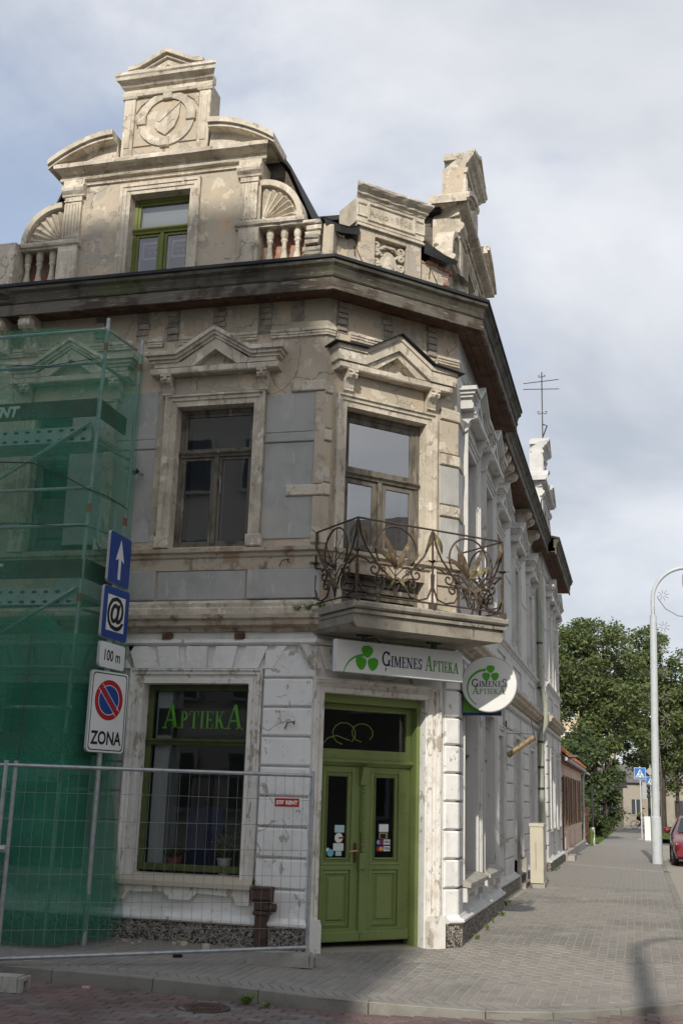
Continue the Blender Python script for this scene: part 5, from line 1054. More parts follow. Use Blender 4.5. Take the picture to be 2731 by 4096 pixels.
put('debris_net', net('debris_net', NET2, pathnet(.07, side=True), lambda t: 3.42 + .16 * math.sin(t * 11 + 1.2) + .07 * math.sin(t * 31), lambda t: .02 + .02 * math.sin(t * 17), 36, .05, '', 8), NET2, label='second loose green net gathered over the lower part of the scaffold', cat='netting')
cbl = empty('net_cable', (-6.4, 11.38, 5), label='thin dark cable sagging across the green scaffold net', cat='cable')
MB().tube([(-8.9, 11.34, 5.6), (-7.28, 11.34, 5.38), (-6.81, 11.35, 5.35), (-6.4, 11.36, 5.18), (-6.06, 11.38, 5.0), (-5.98, 11.7, 5.0), (-5.96, 12.2, 4.97)], .008, 5).put('cable', DARKM, cbl)
for zz in (6.62, 4.6, 2.5):
    MB().tube([(x, 11.385 + .012 * math.sin(x * 9 + zz), zz + .03 * math.sin(x * 4 + zz)) for x in fr(-8.9, -6.08, .12)], .005, 4).put('net_crease_cord', DARKM, cbl)  # dark cords added to draw shaded crease lines on the smooth net
MB().tube([(-6.55, 11.26, 3.3), (-6.54, 11.22, 2.2), (-6.56, 11.22, 1.2), (-6.58, 11.16, .3)], .006, 5).put('tie_cord', DARKM, cbl)
WIRE = mat('dull_fence_wire', (.24, .25, .25), .6, metal=.4)
# mesh fence panels on concrete feet
def panel(p, q, z0, z1, lab, sign=False):
    p, q = Vector((*p, 0)), Vector((*q, 0)); d = (q - p); w = d.length; d.normalize(); F_ = Fr(tuple(p), d, (d.y, -d.x, 0))
    r = empty('mesh_fence', tuple(p), label=lab, cat='fence', group='temporary mesh fence panels')
    for u in (0, w): MB(F_).tube([(u, 0, gz(*F_(u, 0, 0)[:2]) + .06), (u, 0, z1 + .045)], .021, 8).put('upright', GALV, r)
    MB(F_).tube([(0, 0, z1), (w, 0, z1)], .019, 8).put('top_rail', GALV, r); MB(F_).tube([(0, 0, z0[0]), (w, 0, z0[1])], .019, 8).put('bottom_rail', GALV, r)
    mb = MB(F_); n = int(w / .1)
    for i in range(1, n): u = w * i / n; mb.tube([(u, 0, z0[0] + (z0[1] - z0[0]) * u / w), (u, random.uniform(-.008, .008), (z0[0] + z1) / 2), (u, 0, z1)], .0019, 4)
    for i in range(1, 7): z = z0[0] + (z1 - z0[0]) * i / 7; mb.tube([(0, .004, z + (z0[1] - z0[0]) * (1 - i / 7) * 0), (w * .5, .012, z + random.uniform(-.01, .01)), (w, .004, z)], .0022, 4)
    mb.put('wire_mesh', WIRE, r, kind='stuff'); return r, F_, w
pn, FP, pwid = panel((-5.93, 9.96), (-3.31, 11.64), (.06, .13), 1.83, 'near mesh fence panel slanting in front of the shop window')
panel((-9.3, 10.55), (-5.86, 10.02), (.10, .06), 1.83, 'second mesh fence panel at the left edge before the green net')
MB(FP).tube([(.0, .02, 1.05), (.07, .05, 1.05)], .035, 8).put('coupling_clamp', SCG, pn)
ps = MB(FP).block(pwid - .42, pwid - .14, .022, .028, 1.50, 1.60, .002).put('hire_company_plate', SWHITE, pn); MB(FP).box(pwid - .412, pwid - .148, .0285, .0305, 1.508, 1.592).put('plate_field', SRED, ps)
letters(MB(FP), text('ST   RENT', .052, 0, .003, 1.0), pwid - .28, 1.55, .0315).put('lettering', SWHITE, ps, fix=False)
MB(FP).poly([(pwid - .352, 1.535), (pwid - .318, 1.535), (pwid - .325, 1.55), (pwid - .31, 1.572), (pwid - .345, 1.565), (pwid - .335, 1.55)], .0305, .0318).put('logo_mark', SWHITE, ps)
def foot(x, y, z, a, lab):
    M = Matrix.Translation((x, y, z)) @ Matrix.Rotation(a, 4, 'Z')
    mb = MB(); mb.add([(sx * .33, sy * .115, 0) for sx in (-1, 1) for sy in (-1, 1)] + [(sx * .31, sy * .09, .125) for sx in (-1, 1) for sy in (-1, 1)], [(0, 2, 3, 1), (4, 5, 7, 6), (0, 1, 5, 4), (2, 6, 7, 3), (0, 4, 6, 2), (1, 3, 7, 5)])
    mb.box(.3295, .36, -.11, -.05, .0, .115); mb.box(.3295, .36, .05, .11, .0, .115); mb.box(.3295, .36, -.05, .05, .085, .115)
    return put('concrete_block', mb.mesh('fence_foot'), CONC, M=M, label=lab, cat='concrete block', group='concrete fence feet')
foot(-3.58, 11.62, gz(-3.5, 11.6) - .0, .05, 'concrete fence foot under the fence corner beside the pharmacy door')
foot(-5.62, 9.48, rz(-5.6, 9.5), .12, 'concrete fence foot on the red road blocks at the left edge')
# sign post
sp_ = empty('traffic_sign_post', (-5.8, 11.67, 0), label='galvanised post with one-way arrow, at-sign, 100 m and no-parking zone plates', cat='sign post')
MB().tube([(-5.81, 11.67, -.05), (-5.78, 11.67, 4.4)], .031, 12).put('pole', GALV, sp_, smooth=50)
def plate(phi, z0, z1, w, m, name, rim=.02):
    F_ = Fr((-5.735, 11.66, 0), (math.cos(phi), math.sin(phi), 0), (math.sin(phi), -math.cos(phi), 0)); r = .045; pts = []
    for cx, cz, a in ((w - r, z1 - r, 0), (-w + r, z1 - r, 90), (-w + r, z0 + r, 180), (w - r, z0 + r, 270)): pts += [(cx + r * math.cos(R_(a + k * 22.5)), cz + r * math.sin(R_(a + k * 22.5))) for k in range(5)]
    p = MB(F_).poly(pts, -.03, 0).put(name, SBACK, sp_)
    k = lambda e: [((u) * (w - e) / w, (z0 + z1) / 2 + (z - (z0 + z1) / 2) * ((z1 - z0) / 2 - e) / ((z1 - z0) / 2)) for u, z in pts]
    MB(F_).poly(k(.004), 0, .002).put('face', m, p); return F_, p, k
F_, p, k = plate(R_(73), 2.02, 2.92, .3, SWHITE, 'no_parking_plate')
mb = MB(F_); n = 20; a_, b_ = k(.022), k(.034)
for i in range(n): j = (i + 1) % n; mb.add([(a_[i][0], .0025, a_[i][1]), (a_[j][0], .0025, a_[j][1]), (b_[j][0], .0025, b_[j][1]), (b_[i][0], .0025, b_[i][1])], [(0, 1, 2, 3)])
mb.put('black_border', SBLACK, p, fix=False); mb = MB(F_); letters(mb, text('ZONA', .20, 0, .006, .82), 0, 2.18, .0027); mb.put('lettering', SBLACK, p, fix=False)
mb = MB(F_); mb.ring((0, 2.60), .165, .225, .0, .003, n=40); mb.poly([(-.165, 2.73), (-.13, 2.765), (.165, 2.47), (.13, 2.435)], .0, .004); mb.put('red_ring', SRED, p)
MB(F_).disc((0, 2.60), .168, .0, .0028, 40).put('blue_disc', SBLUE, p)
mb = MB(F_)
for s_ in (-1, 1): mb.poly([(-.147 + s_ * .028, 2.747 + s_ * .028), (-.142 + s_ * .028, 2.752 + s_ * .028), (.152 + s_ * .028, 2.458 + s_ * .028), (.147 + s_ * .028, 2.453 + s_ * .028)], .0, .0032)
mb.ring((0, 2.6), .160, .168, 0, .0033, n=40); mb.put('white_edge', SWHITE, p)
F_, p, k = plate(R_(88), 2.95, 3.24, .3, SWHITE, 'distance_plate'); letters(MB(F_), text('100 m', .17, 0, .004, .95), 0, 3.095, .0027).put('lettering', SBLACK, p, fix=False)
F_, p, k = plate(R_(87), 3.28, 3.88, .3, SBLUE, 'internet_plate'); MB(F_).box(-.205, .205, 0, .0026, 3.375, 3.785).put('white_field', SWHITE, p); letters(MB(F_), text('@', .40, 0, .010), 0, 3.58, .0032).put('lettering', SBLACK, p, fix=False)
F_, p, k = plate(R_(92), 3.91, 4.51, .3, SBLUE, 'one_way_plate'); MB(F_).poly([(-.035, 3.98), (.035, 3.98), (.035, 4.22), (.12, 4.19), (0, 4.45), (-.12, 4.19), (-.035, 4.22)], 0, .003).put('arrow', SWHITE, p)
# small things on the ground
mh = empty('manhole_cover', (-3.62, 9.57, rz(-3.6, 9.57)), label='round rusty cast-iron cover in the road beside the kerb', cat='manhole cover')
CAST = mat('rusty_cast_iron', (.085, .062, .05), .7, [(14, (.13, .085, .06), .5, .65)], [(40, .5, .004)], metal=.2)
mb = MB(); zb = rz(-3.6, 9.57); mb.lathe([(.235, -.03), (.235, .008), (.205, .010), (.20, .003), (.03, .003), (.001, .003)], (-3.62, 9.57, zb), 32, False)
for r in (.16, .115, .07): mb.lathe([(r, .003), (r, .009), (r - .02, .009), (r - .02, .003)], (-3.62, 9.57, zb), 28, False)
mb.put('cover', CAST, mh, smooth=30)
LEAFG = mat('weed_leaf', (.11, .17, .04), .7, [(9, (.17, .20, .06), .5, .65)], rnd=.1)
def weed(x, y, z, r, h, n, lab, grp=None, name='weed', seed=0):
    rnd = random.Random(seed); mb = MB()
    for i in range(n):
        a = rnd.uniform(0, 2 * PI); rr = r * rnd.random() ** .6; b = Vector((x + rr * .3 * math.cos(a), y + rr * .3 * math.sin(a), z)); t = Vector((x + rr * math.cos(a), y + rr * math.sin(a), z + h * rnd.uniform(.4, 1)))
        leafblade(mb, b, t, rnd.uniform(.05, .11) * r, Vector((0, 0, h * .3)), Vector((-math.sin(a), math.cos(a), 0)), 4)
    o = mb.put(name, LEAFG, None, fix=False, label=lab, cat='weed', group=grp); return o
weed(-3.36, 9.93, rz(-3.4, 9.93), .11, .08, 42, 'largest leafy weed growing from the kerb joint behind the road cover', seed=1); weed(-3.16, 9.90, rz(-3.2, 9.9), .08, .05, 16, 'tiny weed at the kerb right of the road cover', seed=2)
WL = ['weed tuft at the plinth just past the pharmacy doorway', 'weed tuft at the plinth below the first side shop window', 'weed tuft at the plinth between the two side shop windows', 'weed tuft at the plinth below the second side shop window', 'weed tuft just beyond the step in the long plinth', 'weed tuft between the plinth step and the boarded door', 'weed tuft beyond the cream utility cabinet', 'weed tuft at the foot of the green downpipe', 'farthest weed tuft, at the far end of the long facade', 'weed tuft right behind the cream utility cabinet']
for i, (x, y) in enumerate(((-1.98, 14.6), (-1.97, 15.5), (-1.99, 16.3), (-1.98, 17.3), (-2.1, 18.9), (-2.1, 19.4), (-1.95, 25.2), (-1.98, 28.8), (-1.97, 29.7), (-2.0, 24.4))):
    weed(x, y, gz(x, y), random.uniform(.03, .08), random.uniform(.03, .09), 30, WL[i], 'weed tufts along the long facade', seed=20 + i)
for i, (x, y, z) in enumerate(((-3.66, 12.43, 3.73), (-3.80, 12.42, 3.72), (-3.5, 12.40, 3.73))): weed(x, y, z, .08, .07, 22, ['bushiest straggly weed on the cornice left of the balcony', 'leftmost weed on the cornice left of the balcony', 'small weed on the cornice touching the balcony slab'][i], 'weeds on the cornice', seed=50 + i)
RUB = mat('plaster_rubble', (.50, .45, .36), .95, [(12, (.38, .33, .26), .45, .65)], [(40, .6, .01)])
for i in range(9):
    r = random.Random(93 + i * 7); x = r.uniform(-5.7, -4.5); y = r.uniform(12.0, 12.36); s_ = r.choice((.015, .02, .02, .03, .055)); P = [(x + s_ * r.uniform(.6, 1.2) * math.cos(k * PI / 3), y + s_ * .7 * r.uniform(.6, 1.2) * math.sin(k * PI / 3), z) for z in (-.03, s_ * .5) for k in range(6)]
    MB().add(P + [(x + s_ * .3, y, s_ * .6)], [(0, 5, 4, 3, 2, 1)] + [(k, (k + 1) % 6, 6 + (k + 1) % 6, 6 + k) for k in range(6)] + [(6 + k, 6 + (k + 1) % 6, 12) for k in range(6)]).put('plaster_lump', RUB, None, label='fallen lump of pale plaster lying below the shop window', cat='rubble', group='fallen plaster lumps')
MB().lathe([(.05, 0), (.052, .02), (.045, .024), (.043, .01), (.001, .008)], (-4.62, 11.42, gz(-4.6, 11.4)), 16, False).put('jar_lid', SBLACK, None, label='small black ring lid lying on the pavement under the fence', cat='lid')
mb = MB(); mb.box(-4.91, -4.84, 9.90, 9.93, rz(-4.9, 9.9), rz(-4.9, 9.9) + .018); mb.put('litter_wrapper', plain('litter_pink', (.6, .35, .33), .6), None, label='scrap of pink and white litter on the red road', cat='litter')
# things in the shop window
def pot(x, y, z, r, h, m, lab, n, hh, seed):
    e = empty('potted_plant', (x, y, z), label=lab, cat='potted plant'); MB().lathe([(r * .72, 0), (r, h), (r * 1.06, h), (r * 1.06, h * .9), (r * .9, h * .9)], (x, y, z), 18, False).put('pot', m, e, smooth=40)
    rnd = random.Random(seed); mb = MB()
    for i in range(n):
        a = rnd.uniform(0, 2 * PI); b = Vector((x, y, z + h * .9)) + Vector((math.cos(a), math.sin(a), 0)) * r * .5 * rnd.random() + Vector((0, 0, hh * rnd.random() * .6)); t = b + Vector((math.cos(a) * rnd.uniform(.05, .16), math.sin(a) * rnd.uniform(.05, .16), rnd.uniform(.02, .2) * hh * 2)); leafblade(mb, b, t, .02, Vector((0, 0, .02)), Vector((-math.sin(a), math.cos(a), 0)), 4)
    mb.put('leaves', LEAFG, e, fix=False)
pot(-4.68, 12.82, .70, .085, .19, POTW, 'leafy plant in a white pot at the right of the shop window', 60, .35, 5); pot(-5.33, 12.90, .70, .09, .17, POTR, 'low plant in a pink pot at the left of the shop window', 30, .12, 6)
MB().box(-5.35, -4.9, 13.3, 13.45, .6, 1.45).put('display_stand', plain('display_blue', (.02, .03, .09), .5), None, label='dark blue display stand inside the shop window', cat='display stand')

# ================================================================== DOWN THE STREET
# neighbouring one-storey house
HX = -2.16; FH = Fr((HX, 0, 0), (0, 1, 0), (1, 0, 0)); HY0, HY1 = 33.75, 46.0
hs = empty('small_house', (HX, 40, 0), label='low pink-beige house with orange tiled roof and brown shutters', cat='house')
PINK = mat('pink_beige_render', (.58, .44, .35), .9, [(2, (.54, .40, .32), .45, .65), (.4, (.55, .38, .33), .4, .6)], [(30, .4, .005)]); SHUT = mat('brown_shutter_paint', (.24, .155, .105), .75, [(6, (.19, .12, .08), .45, .65, (1, 1, .3))])
RUST = mat('red_brown_paint', (.22, .065, .035), .7, [(4, (.18, .055, .03), .45, .65)])
wy = (35.75, 38.3, 41.0, 43.9); mb = MB(FH)
us = [HY0, 34.0, 35.0] + [v for c in wy for v in (c - .5, c + .5)] + [HY1]
for i in range(len(us) - 1):
    a, b = us[i], us[i + 1]; win_ = i >= 3 and (i - 3) % 2 == 0; dr = i == 1
    if dr: mb.sheet([(a, 0, 2.35), (b, 0, 2.35), (b, 0, 2.85), (a, 0, 2.85)]); mb.box(a, b, -.3, -.2, 0, 2.4)
    elif win_: mb.sheet([(a, 0, -.4), (b, 0, -.4), (b, 0, .95), (a, 0, .95)]); mb.sheet([(a, 0, 2.35), (b, 0, 2.35), (b, 0, 2.85), (a, 0, 2.85)])
    else: mb.sheet([(a, 0, -.4), (b, 0, -.4), (b, 0, 2.85), (a, 0, 2.85)])
mb.box(HY0, HY0 + .1, -6, -.005, -.4, 2.85); mb.box(HY1 - .1, HY1, -6, -.005, -.4, 2.85); mb.poly([(0, 0)], 0, 0) if False else None
mb.add([(HY1 - .05, 0, 2.85), (HY1 - .05, -6.4, 2.85), (HY1 - .05, -3.2, 5.45)], [(0, 1, 2)]); mb.add([(HY0 + .05, 0, 2.85), (HY0 + .05, -6.4, 2.85), (HY0 + .05, -3.2, 5.45)], [(0, 1, 2)])
mb.put('house_wall', PINK, hs, fix=False)
MB(FH).box(34.02, 34.98, -.16, -.1, 0.1, 2.35).put('house_door', RUST, hs); MB(FH).box(33.9, 35.1, -.05, .35, -.05, .14).put('door_step', CONC, hs)
for c in wy:
    w = window(FH, c - .5, c + .5, .95, 2.35, SHUT, GLASSD, trans=1.9, o=-.1, par=hs)
    for s_ in (-1, 1):
        sh = MB(FH).block(c + s_ * .70 - .16, c + s_ * .70 + .16, .01, .045, .9, 2.4, .006).put('shutter', SHUT, hs)
        if False: sh2 = MB(Fr(tuple(FH(c - .5, .02, 0)), (.9, -.15, 0), (-.15, -.9, 0))).block(0, .5, -.02, .02, .88, 2.4, .006).put('shutter', SHUT, hs)
    MB(FH).block(c - .42, c + .42, -.01, .03, .25, .75, .02).put('wall_panel', PINK, hs)
MB(FH).box(HY0, HY1, -.02, .16, -.4, .22).put('house_plinth', CONC, hs)
MB(FH).run([(-.05, 2.72), (.06, 2.74), (.11, 2.86), (-.05, 2.95)], HY0, HY1).put('eaves_board', RUST, hs)
MB(FH).tube([(HY0, .17, 2.84), (HY1 + .1, .17, 2.82)], .055, 8).put('gutter', GALV, hs); MB(FH).tube([(HY1 - .15, .17, 2.80), (HY1 - .1, .08, 2.5), (HY1 - .1, .08, .15), (HY1 - .1, .2, .05)], .045, 8).put('downpipe', GALV, hs)
TILE = mat('orange_roof_tile', (.42, .13, .06), .85, [(2, (.36, .11, .055), .45, .65), (14, (.48, .18, .09), .55, .7)], rnd=.15)
sl_ = 40; n = 6; P = []; F = []
for j in (0, 1):
    for i in range(n + 1): P.append((-.185 + .37 * i / n, -.0 + j * .36, .03 + .035 * math.sin(PI * (i / n) * 2) + (.03 if j == 0 else 0)))
for i in range(n): F.append((i, i + 1, n + 2 + i, n + 1 + i))
for i in range(n + 1): P.append((-.185 + .37 * i / n, 0, -.01 + .035 * math.sin(PI * (i / n) * 2)))
for i in range(n): F.append((2 * (n + 1) + i, 2 * (n + 1) + i + 1, i + 1, i))
tme = bpy.data.meshes.new('roof_tile'); tme.from_pydata(P, [], F); tme.materials.append(TILE); tme.update()
MB(FH).add([(HY0 - .0, .16, 2.90), (HY1 + .2, .16, 2.90), (HY1 + .2, -3.2, 5.72), (HY0 - .0, -3.2, 5.72), (HY0, -6.6, 2.86), (HY1 + .2, -6.6, 2.86)], [(0, 1, 2, 3), (3, 2, 5, 4)]).put('roof', TILE, hs, fix=False)
cth, sth = math.cos(R_(sl_)), math.sin(R_(sl_))
for r in range(8):
    for q in range(34):
        y = HY0 + .2 + q * .365; d = .0 + r * .33
        M = Matrix(((0, -cth, sth, HX + .18 - d * cth), (1, 0, 0, y), (0, sth, cth, 2.89 + d * sth), (0, 0, 0, 1)))
        put('roof_tile', tme, None, hs, M=M)
MB(FH).tube([(HY1 + .22, .18, 2.92), (HY1 + .22, -3.2, 5.76)], .05, 6).put('verge_board', SAND, hs)
MB(FH).box(HY0 + .1, HY0 + 1.2, .15, .5, 2.9, 2.96).put('loose_board', WOODB, hs)
# board fence, post and verge beyond the house
fb = empty('board_fence', (-2.05, 46.3, 0), label='dark red board fence past the small house', cat='fence')
for i in range(18): y = 46.25 + i * .2; MB().block(-2.08, -2.05, y, y + .185, gz(-2, y) + .1, 1.45 + random.uniform(-.02, .02), .0).put('fence_board', RUST, fb) if False else MB().box(-2.08, -2.05, y, y + .185, gz(-2, y) + .1, 1.45 + random.uniform(-.02, .02)).put('fence_board', RUST, fb)
mb = MB(); mb.box(-2.05, -2.0, 46.2, 49.9, .35, .45); mb.box(-2.05, -2.0, 46.2, 49.9, 1.1, 1.2); mb.put('fence_rail', RUST, fb)
gp = empty('gate_post', (-1.86, 49.3, gz(-1.9, 49)), label='slim dark post with white base beside the board fence', cat='post'); MB().tube([(-1.86, 49.3, -.15), (-1.86, 49.3, .62)], .07, 8).put('post_base', SWHITE, gp); MB().tube([(-1.86, 49.3, .62), (-1.86, 49.3, 2.4)], .045, 8).put('post_shaft', DARKM, gp)
GRASS = mat('grass', (.085, .14, .03), .9, [(3, (.12, .16, .045), .45, .65), (.8, (.07, .115, .028), .45, .65)], [(25, 1, .05)])
mb = grid(fr(-9, -1.75, .6), fr(51.5, 96, 2.5), lambda x, y: gz(x, y) + .015 + .02 * math.sin(x * 5 + y * 3)); mb.put('grass_verge', GRASS, kind='structure', fix=False)
mb = grid(fr(.75, 2.9, .5), fr(66, 100, 2.5), lambda x, y: gz(x, y) + .02); mb.put('grass_verge', GRASS, kind='structure', fix=False)
mb = MB()
rnd = random.Random(4)
for i in range(2600):
    if i < 1500: x, y = -1.75 - abs(rnd.gauss(0, .9)), rnd.uniform(51.5, 80)
    else: x, y = rnd.uniform(.75, 2.9), rnd.uniform(66, 98)
    z = gz(x, y); a = rnd.uniform(0, PI); h = rnd.uniform(.06, .16); c, s_ = math.cos(a) * .05, math.sin(a) * .05
    mb.add([(x - c, y - s_, z), (x + c, y + s_, z), (x + rnd.uniform(-.06, .06), y + rnd.uniform(-.06, .06), z + h)], [(0, 1, 2)])
mb.put('grass_blades', GRASS, None, kind='stuff', fix=False, label='short rough grass on the verges', cat='grass')
# ---------------------------------------------------------------- trees
BARK = mat('bark', (.075, .06, .045), .95, [(8, (.045, .036, .028), .45, .65, (1, 1, .3))], [(20, .8, .02)])
def leafmat(name, c1, c2, c3):
    m = bpy.data.materials.new(name); m.use_nodes = True; nt = m.node_tree; N = nt.nodes; L = nt.links; N.clear(); out = N.new('ShaderNodeOutputMaterial')
    ge = N.new('ShaderNodeNewGeometry'); rp = N.new('ShaderNodeValToRGB'); L.new(ge.outputs['Random Per Island'], rp.inputs[0]); rp.color_ramp.elements[0].color = (*c1, 1); rp.color_ramp.elements[1].color = (*c3, 1); e = rp.color_ramp.elements.new(.6); e.color = (*c2, 1)
    d = N.new('ShaderNodeBsdfPrincipled'); d.inputs['Roughness'].default_value = .55; d.inputs['Specular IOR Level'].default_value = .35; t = N.new('ShaderNodeBsdfTranslucent'); L.new(rp.outputs[0], d.inputs['Base Color']); L.new(rp.outputs[0], t.inputs[0])
    mx = N.new('ShaderNodeMixShader'); mx.inputs[0].default_value = .3; L.new(d.outputs[0], mx.inputs[1]); L.new(t.outputs[0], mx.inputs[2]); L.new(mx.outputs[0], out.inputs[0]); return m
LF1 = leafmat('ash_leaf', (.075, .108, .038), (.125, .165, .06), (.205, .235, .095)); LF2 = leafmat('dark_shrub_leaf', (.045, .072, .028), (.08, .115, .042), (.135, .17, .066))
def tree(name, loc, H, rx, ry, zb, nclump, per, ls, lm, lab, cat, seed, trunk=.22, group=None, dens=1.0, stems=1):
    rnd = random.Random(seed); e = empty(name, loc, label=lab, cat=cat, group=group); X, Y, Z = loc; cl = []
    while len(cl) < nclump:
        a, b, c = rnd.uniform(-1, 1), rnd.uniform(-1, 1), rnd.uniform(-1, 1); r2 = a * a + b * b + c * c
        if r2 > 1 or r2 < .12: continue
        k = 1 + .22 * math.sin(3 * math.atan2(b, a) + seed) + .15 * math.sin(5 * c + seed * 2)
        wz = .72 + .28 * (1 - abs(c)) if c > 0 else 1.0
        cl.append(Vector((X + a * rx * k * wz, Y + b * ry * k * wz, Z + zb + (H - zb) * (.5 + .5 * c))))
    tm_ = MB(); tops = []
    for s_ in range(stems):
        bx, by = X + rnd.uniform(-.3, .3) * stems, Y + rnd.uniform(-.3, .3); top = Vector((bx + rnd.uniform(-.6, .6), by + rnd.uniform(-.5, .5), Z + zb + (H - zb) * .75)); mid = Vector((bx, by, Z)).lerp(top, .5) + Vector((rnd.uniform(-.25, .25), rnd.uniform(-.2, .2), 0))
        tm_.tube([(bx, by, Z - .3), tuple(Vector((bx, by, Z)).lerp(mid, .5)), tuple(mid), tuple(mid.lerp(top, .5)), tuple(top)], trunk, 8, trunk * .25); tops.append((Vector((bx, by, Z)), mid, top))
    tm_.put('trunk', BARK, e, smooth=60)
    br = MB()
    for c in cl[::2]:
        b0, mid, top = tops[rnd.randrange(stems)]; q = max(.05, min(.95, (c.z - Z - zb * .6) / (H) * .9)); st_ = mid.lerp(top, q * .9) if q > .4 else b0.lerp(mid, .55 + q)
        m2 = st_.lerp(c, .5) + Vector((rnd.uniform(-.3, .3), rnd.uniform(-.3, .3), rnd.uniform(0, .5))); br.tube([tuple(st_), tuple(m2), tuple(c)], .05, 5, .012)
    br.put('limb', BARK, e, fix=False)
    V = []; F = []
    for c in cl:
        R0 = rnd.uniform(.5, 1.0) * rx * .26
        for i in range(int(per * dens * rnd.uniform(.6, 1.3))):
            d = Vector((rnd.gauss(0, 1), rnd.gauss(0, 1), rnd.gauss(0, .75))); d = d.normalized() * R0 * rnd.random() ** .45; p = c + d + Vector((0, 0, -.15 * d.length))
            u = Vector((rnd.gauss(0, 1), rnd.gauss(0, 1), rnd.gauss(-.35, .6))).normalized(); w = u.cross(Vector((rnd.gauss(0, 1), rnd.gauss(0, 1), rnd.gauss(0, 1)))).normalized(); l = ls * rnd.uniform(.6, 1.3); n = len(V)
            V += [tuple(p), tuple(p + u * l * .5 + w * l * .24), tuple(p + u * l), tuple(p + u * l * .5 - w * l * .24)]; F.append((n, n + 1, n + 2, n + 3))
    me = bpy.data.meshes.new('crown'); me.from_pydata(V, [], F); me.update(); put('crown', me, lm, e); return e
tree('ash_tree', (-2.7, 76, gz(-2.7, 76)), 14.1, 3.9, 3.6, 4.9, 130, 230, .27, LF1, 'tallest broad tree behind the small house, with cream wall showing through', 'tree', 3, .20, 'street trees', stems=3)
tree('ash_tree', (1.2, 84, gz(1, 84)), 14.4, 3.7, 3.4, 4.0, 125, 230, .27, LF1, 'broad tree directly behind the tall lamp post', 'tree', 8, .24, 'street trees', stems=2)
tree('ash_tree', (5.6, 88, gz(3, 88)), 13.2, 3.6, 3.4, 2.9, 90, 260, .32, LF1, 'tree at the right edge of the picture behind the lamp', 'tree', 14, .22, 'street trees')
tree('ash_tree', (-7.6, 82, gz(-3, 82)), 12.8, 3.4, 3.4, 6.2, 60, 200, .32, LF1, 'leftmost tree peeping past the end of the long facade', 'tree', 21, .22, 'street trees')
tree('ash_tree', (3.6, 112, -.57), 13.5, 4.2, 4.0, 3.0, 80, 150, .4, LF1, 'far tree rising above the terrace at the street end', 'tree', 44, .2, 'street trees')
tree('leafy_shrub', (-2.8, 62, gz(-2, 62)), 5.6, 1.95, 2.4, .15, 100, 260, .20, LF2, 'dense dark green shrub overhanging the pavement', 'shrub', 31, .09, stems=4)
tree('leafy_shrub', (-4.2, 55, gz(-3, 55)), 4.9, 1.8, 2.2, .3, 60, 220, .20, LF1, 'lighter green shrub behind the roof of the small house', 'shrub', 37, .09, stems=3)
weed(-1.9, 48.4, gz(-1.9, 48.4), .2, .7, 70, 'climbing green plant on the board fence', name='climbing_plant', seed=70)
# ---------------------------------------------------------------- street lamps
def lamp(loc, H, lab, deco=True):
    X, Y, Z = loc; e = empty('street_lamp', loc, label=lab, cat='street lamp', group='tall grey street lamps'); k = H / 8.6; ln = .02 * 7.1
    MB().lathe([(.15, -.1), (.15, 1.28), (.115, 1.30)], loc, 16).put('pole_base', LAMPP, e, smooth=40)
    MB().tube([(X, Y, Z + 1.2), (X + ln, Y, Z + 7.1 * k)], .112, 14, .098).put('pole', LAMPP, e, smooth=40)
    cx = X + ln + .98; pts = [(X + ln, Y, Z + 7.1 * k)] + [(cx - .98 * math.cos(R_(a)), Y, Z + (7.55 + .98 * math.sin(R_(a))) * k) for a in range(0, 96, 8)] + [(cx + .8, Y, Z + 8.5 * k)]
    MB().tube(pts, .058, 10).put('arm', LAMPP, e, smooth=40)
    MB().block(0, 0, 0, 0, 0, 0) if False else None
    MB().box(cx + .75, cx + 1.45, Y - .13, Y + .13, Z + 8.42 * k, Z + 8.54 * k).put('lamp_head', LAMPP, e)
    if deco:
        WR = plain('ornament_wire', (.22, .20, .18), .6)
        for z in (7.7, 6.75, 6.1, 5.4, 4.7, 4.05, 3.35):
            mb = MB(); c = (X + ln * z / 7.1 + .30, Y - .05, Z + z)
            for i in range(8): a = i * PI / 4 + .2; mb.tube([(c[0] + .045 * math.cos(a), c[1], c[2] + .045 * math.sin(a)), (c[0] + .17 * math.cos(a), c[1], c[2] + .17 * math.sin(a))], .008, 4)
            mb.put('star_ornament', WR, e)
        MB().tube([(X + .17 + .02 * math.sin(z * 3), Y - .04, Z + z) for z in fr(1.3, 7.7, .4)], .010, 4).put('cable', WR, e)
        MB().tube([(X + .28, Y, Z + 7.65), (X + .5, Y, Z + 7.3), (X + .85, Y, Z + 7.08), (X + 1.4, Y, Z + 7.02), (X + 2.2, Y, Z + 7.2)], .012, 4).put('garland_wire', WR, e)
        mb = MB(); mb.tube([(X + 1.12 + .10 * math.cos(t * PI / 8), Y, Z + 8.12 + .30 * math.sin(t * PI / 8)) for t in range(16)], .012, 4, closed=True); mb.tube([(X + 1.2, Y, Z + 8.2), (X + 1.6, Y, Z + 8.2), (X + 1.6, Y, Z + 8.0), (X + 1.2, Y, Z + 8.0)], .011, 4); mb.put('bell_ornament', WR, e)
    return e
lamp((.47, 34.3, gz(.5, 34)), 8.6, 'tall grey street lamp with wire star ornaments at the pavement edge')
lamp((.33, 1.9, -.1), 9.6, 'street lamp behind the viewer whose shadow falls on the pavement', False)
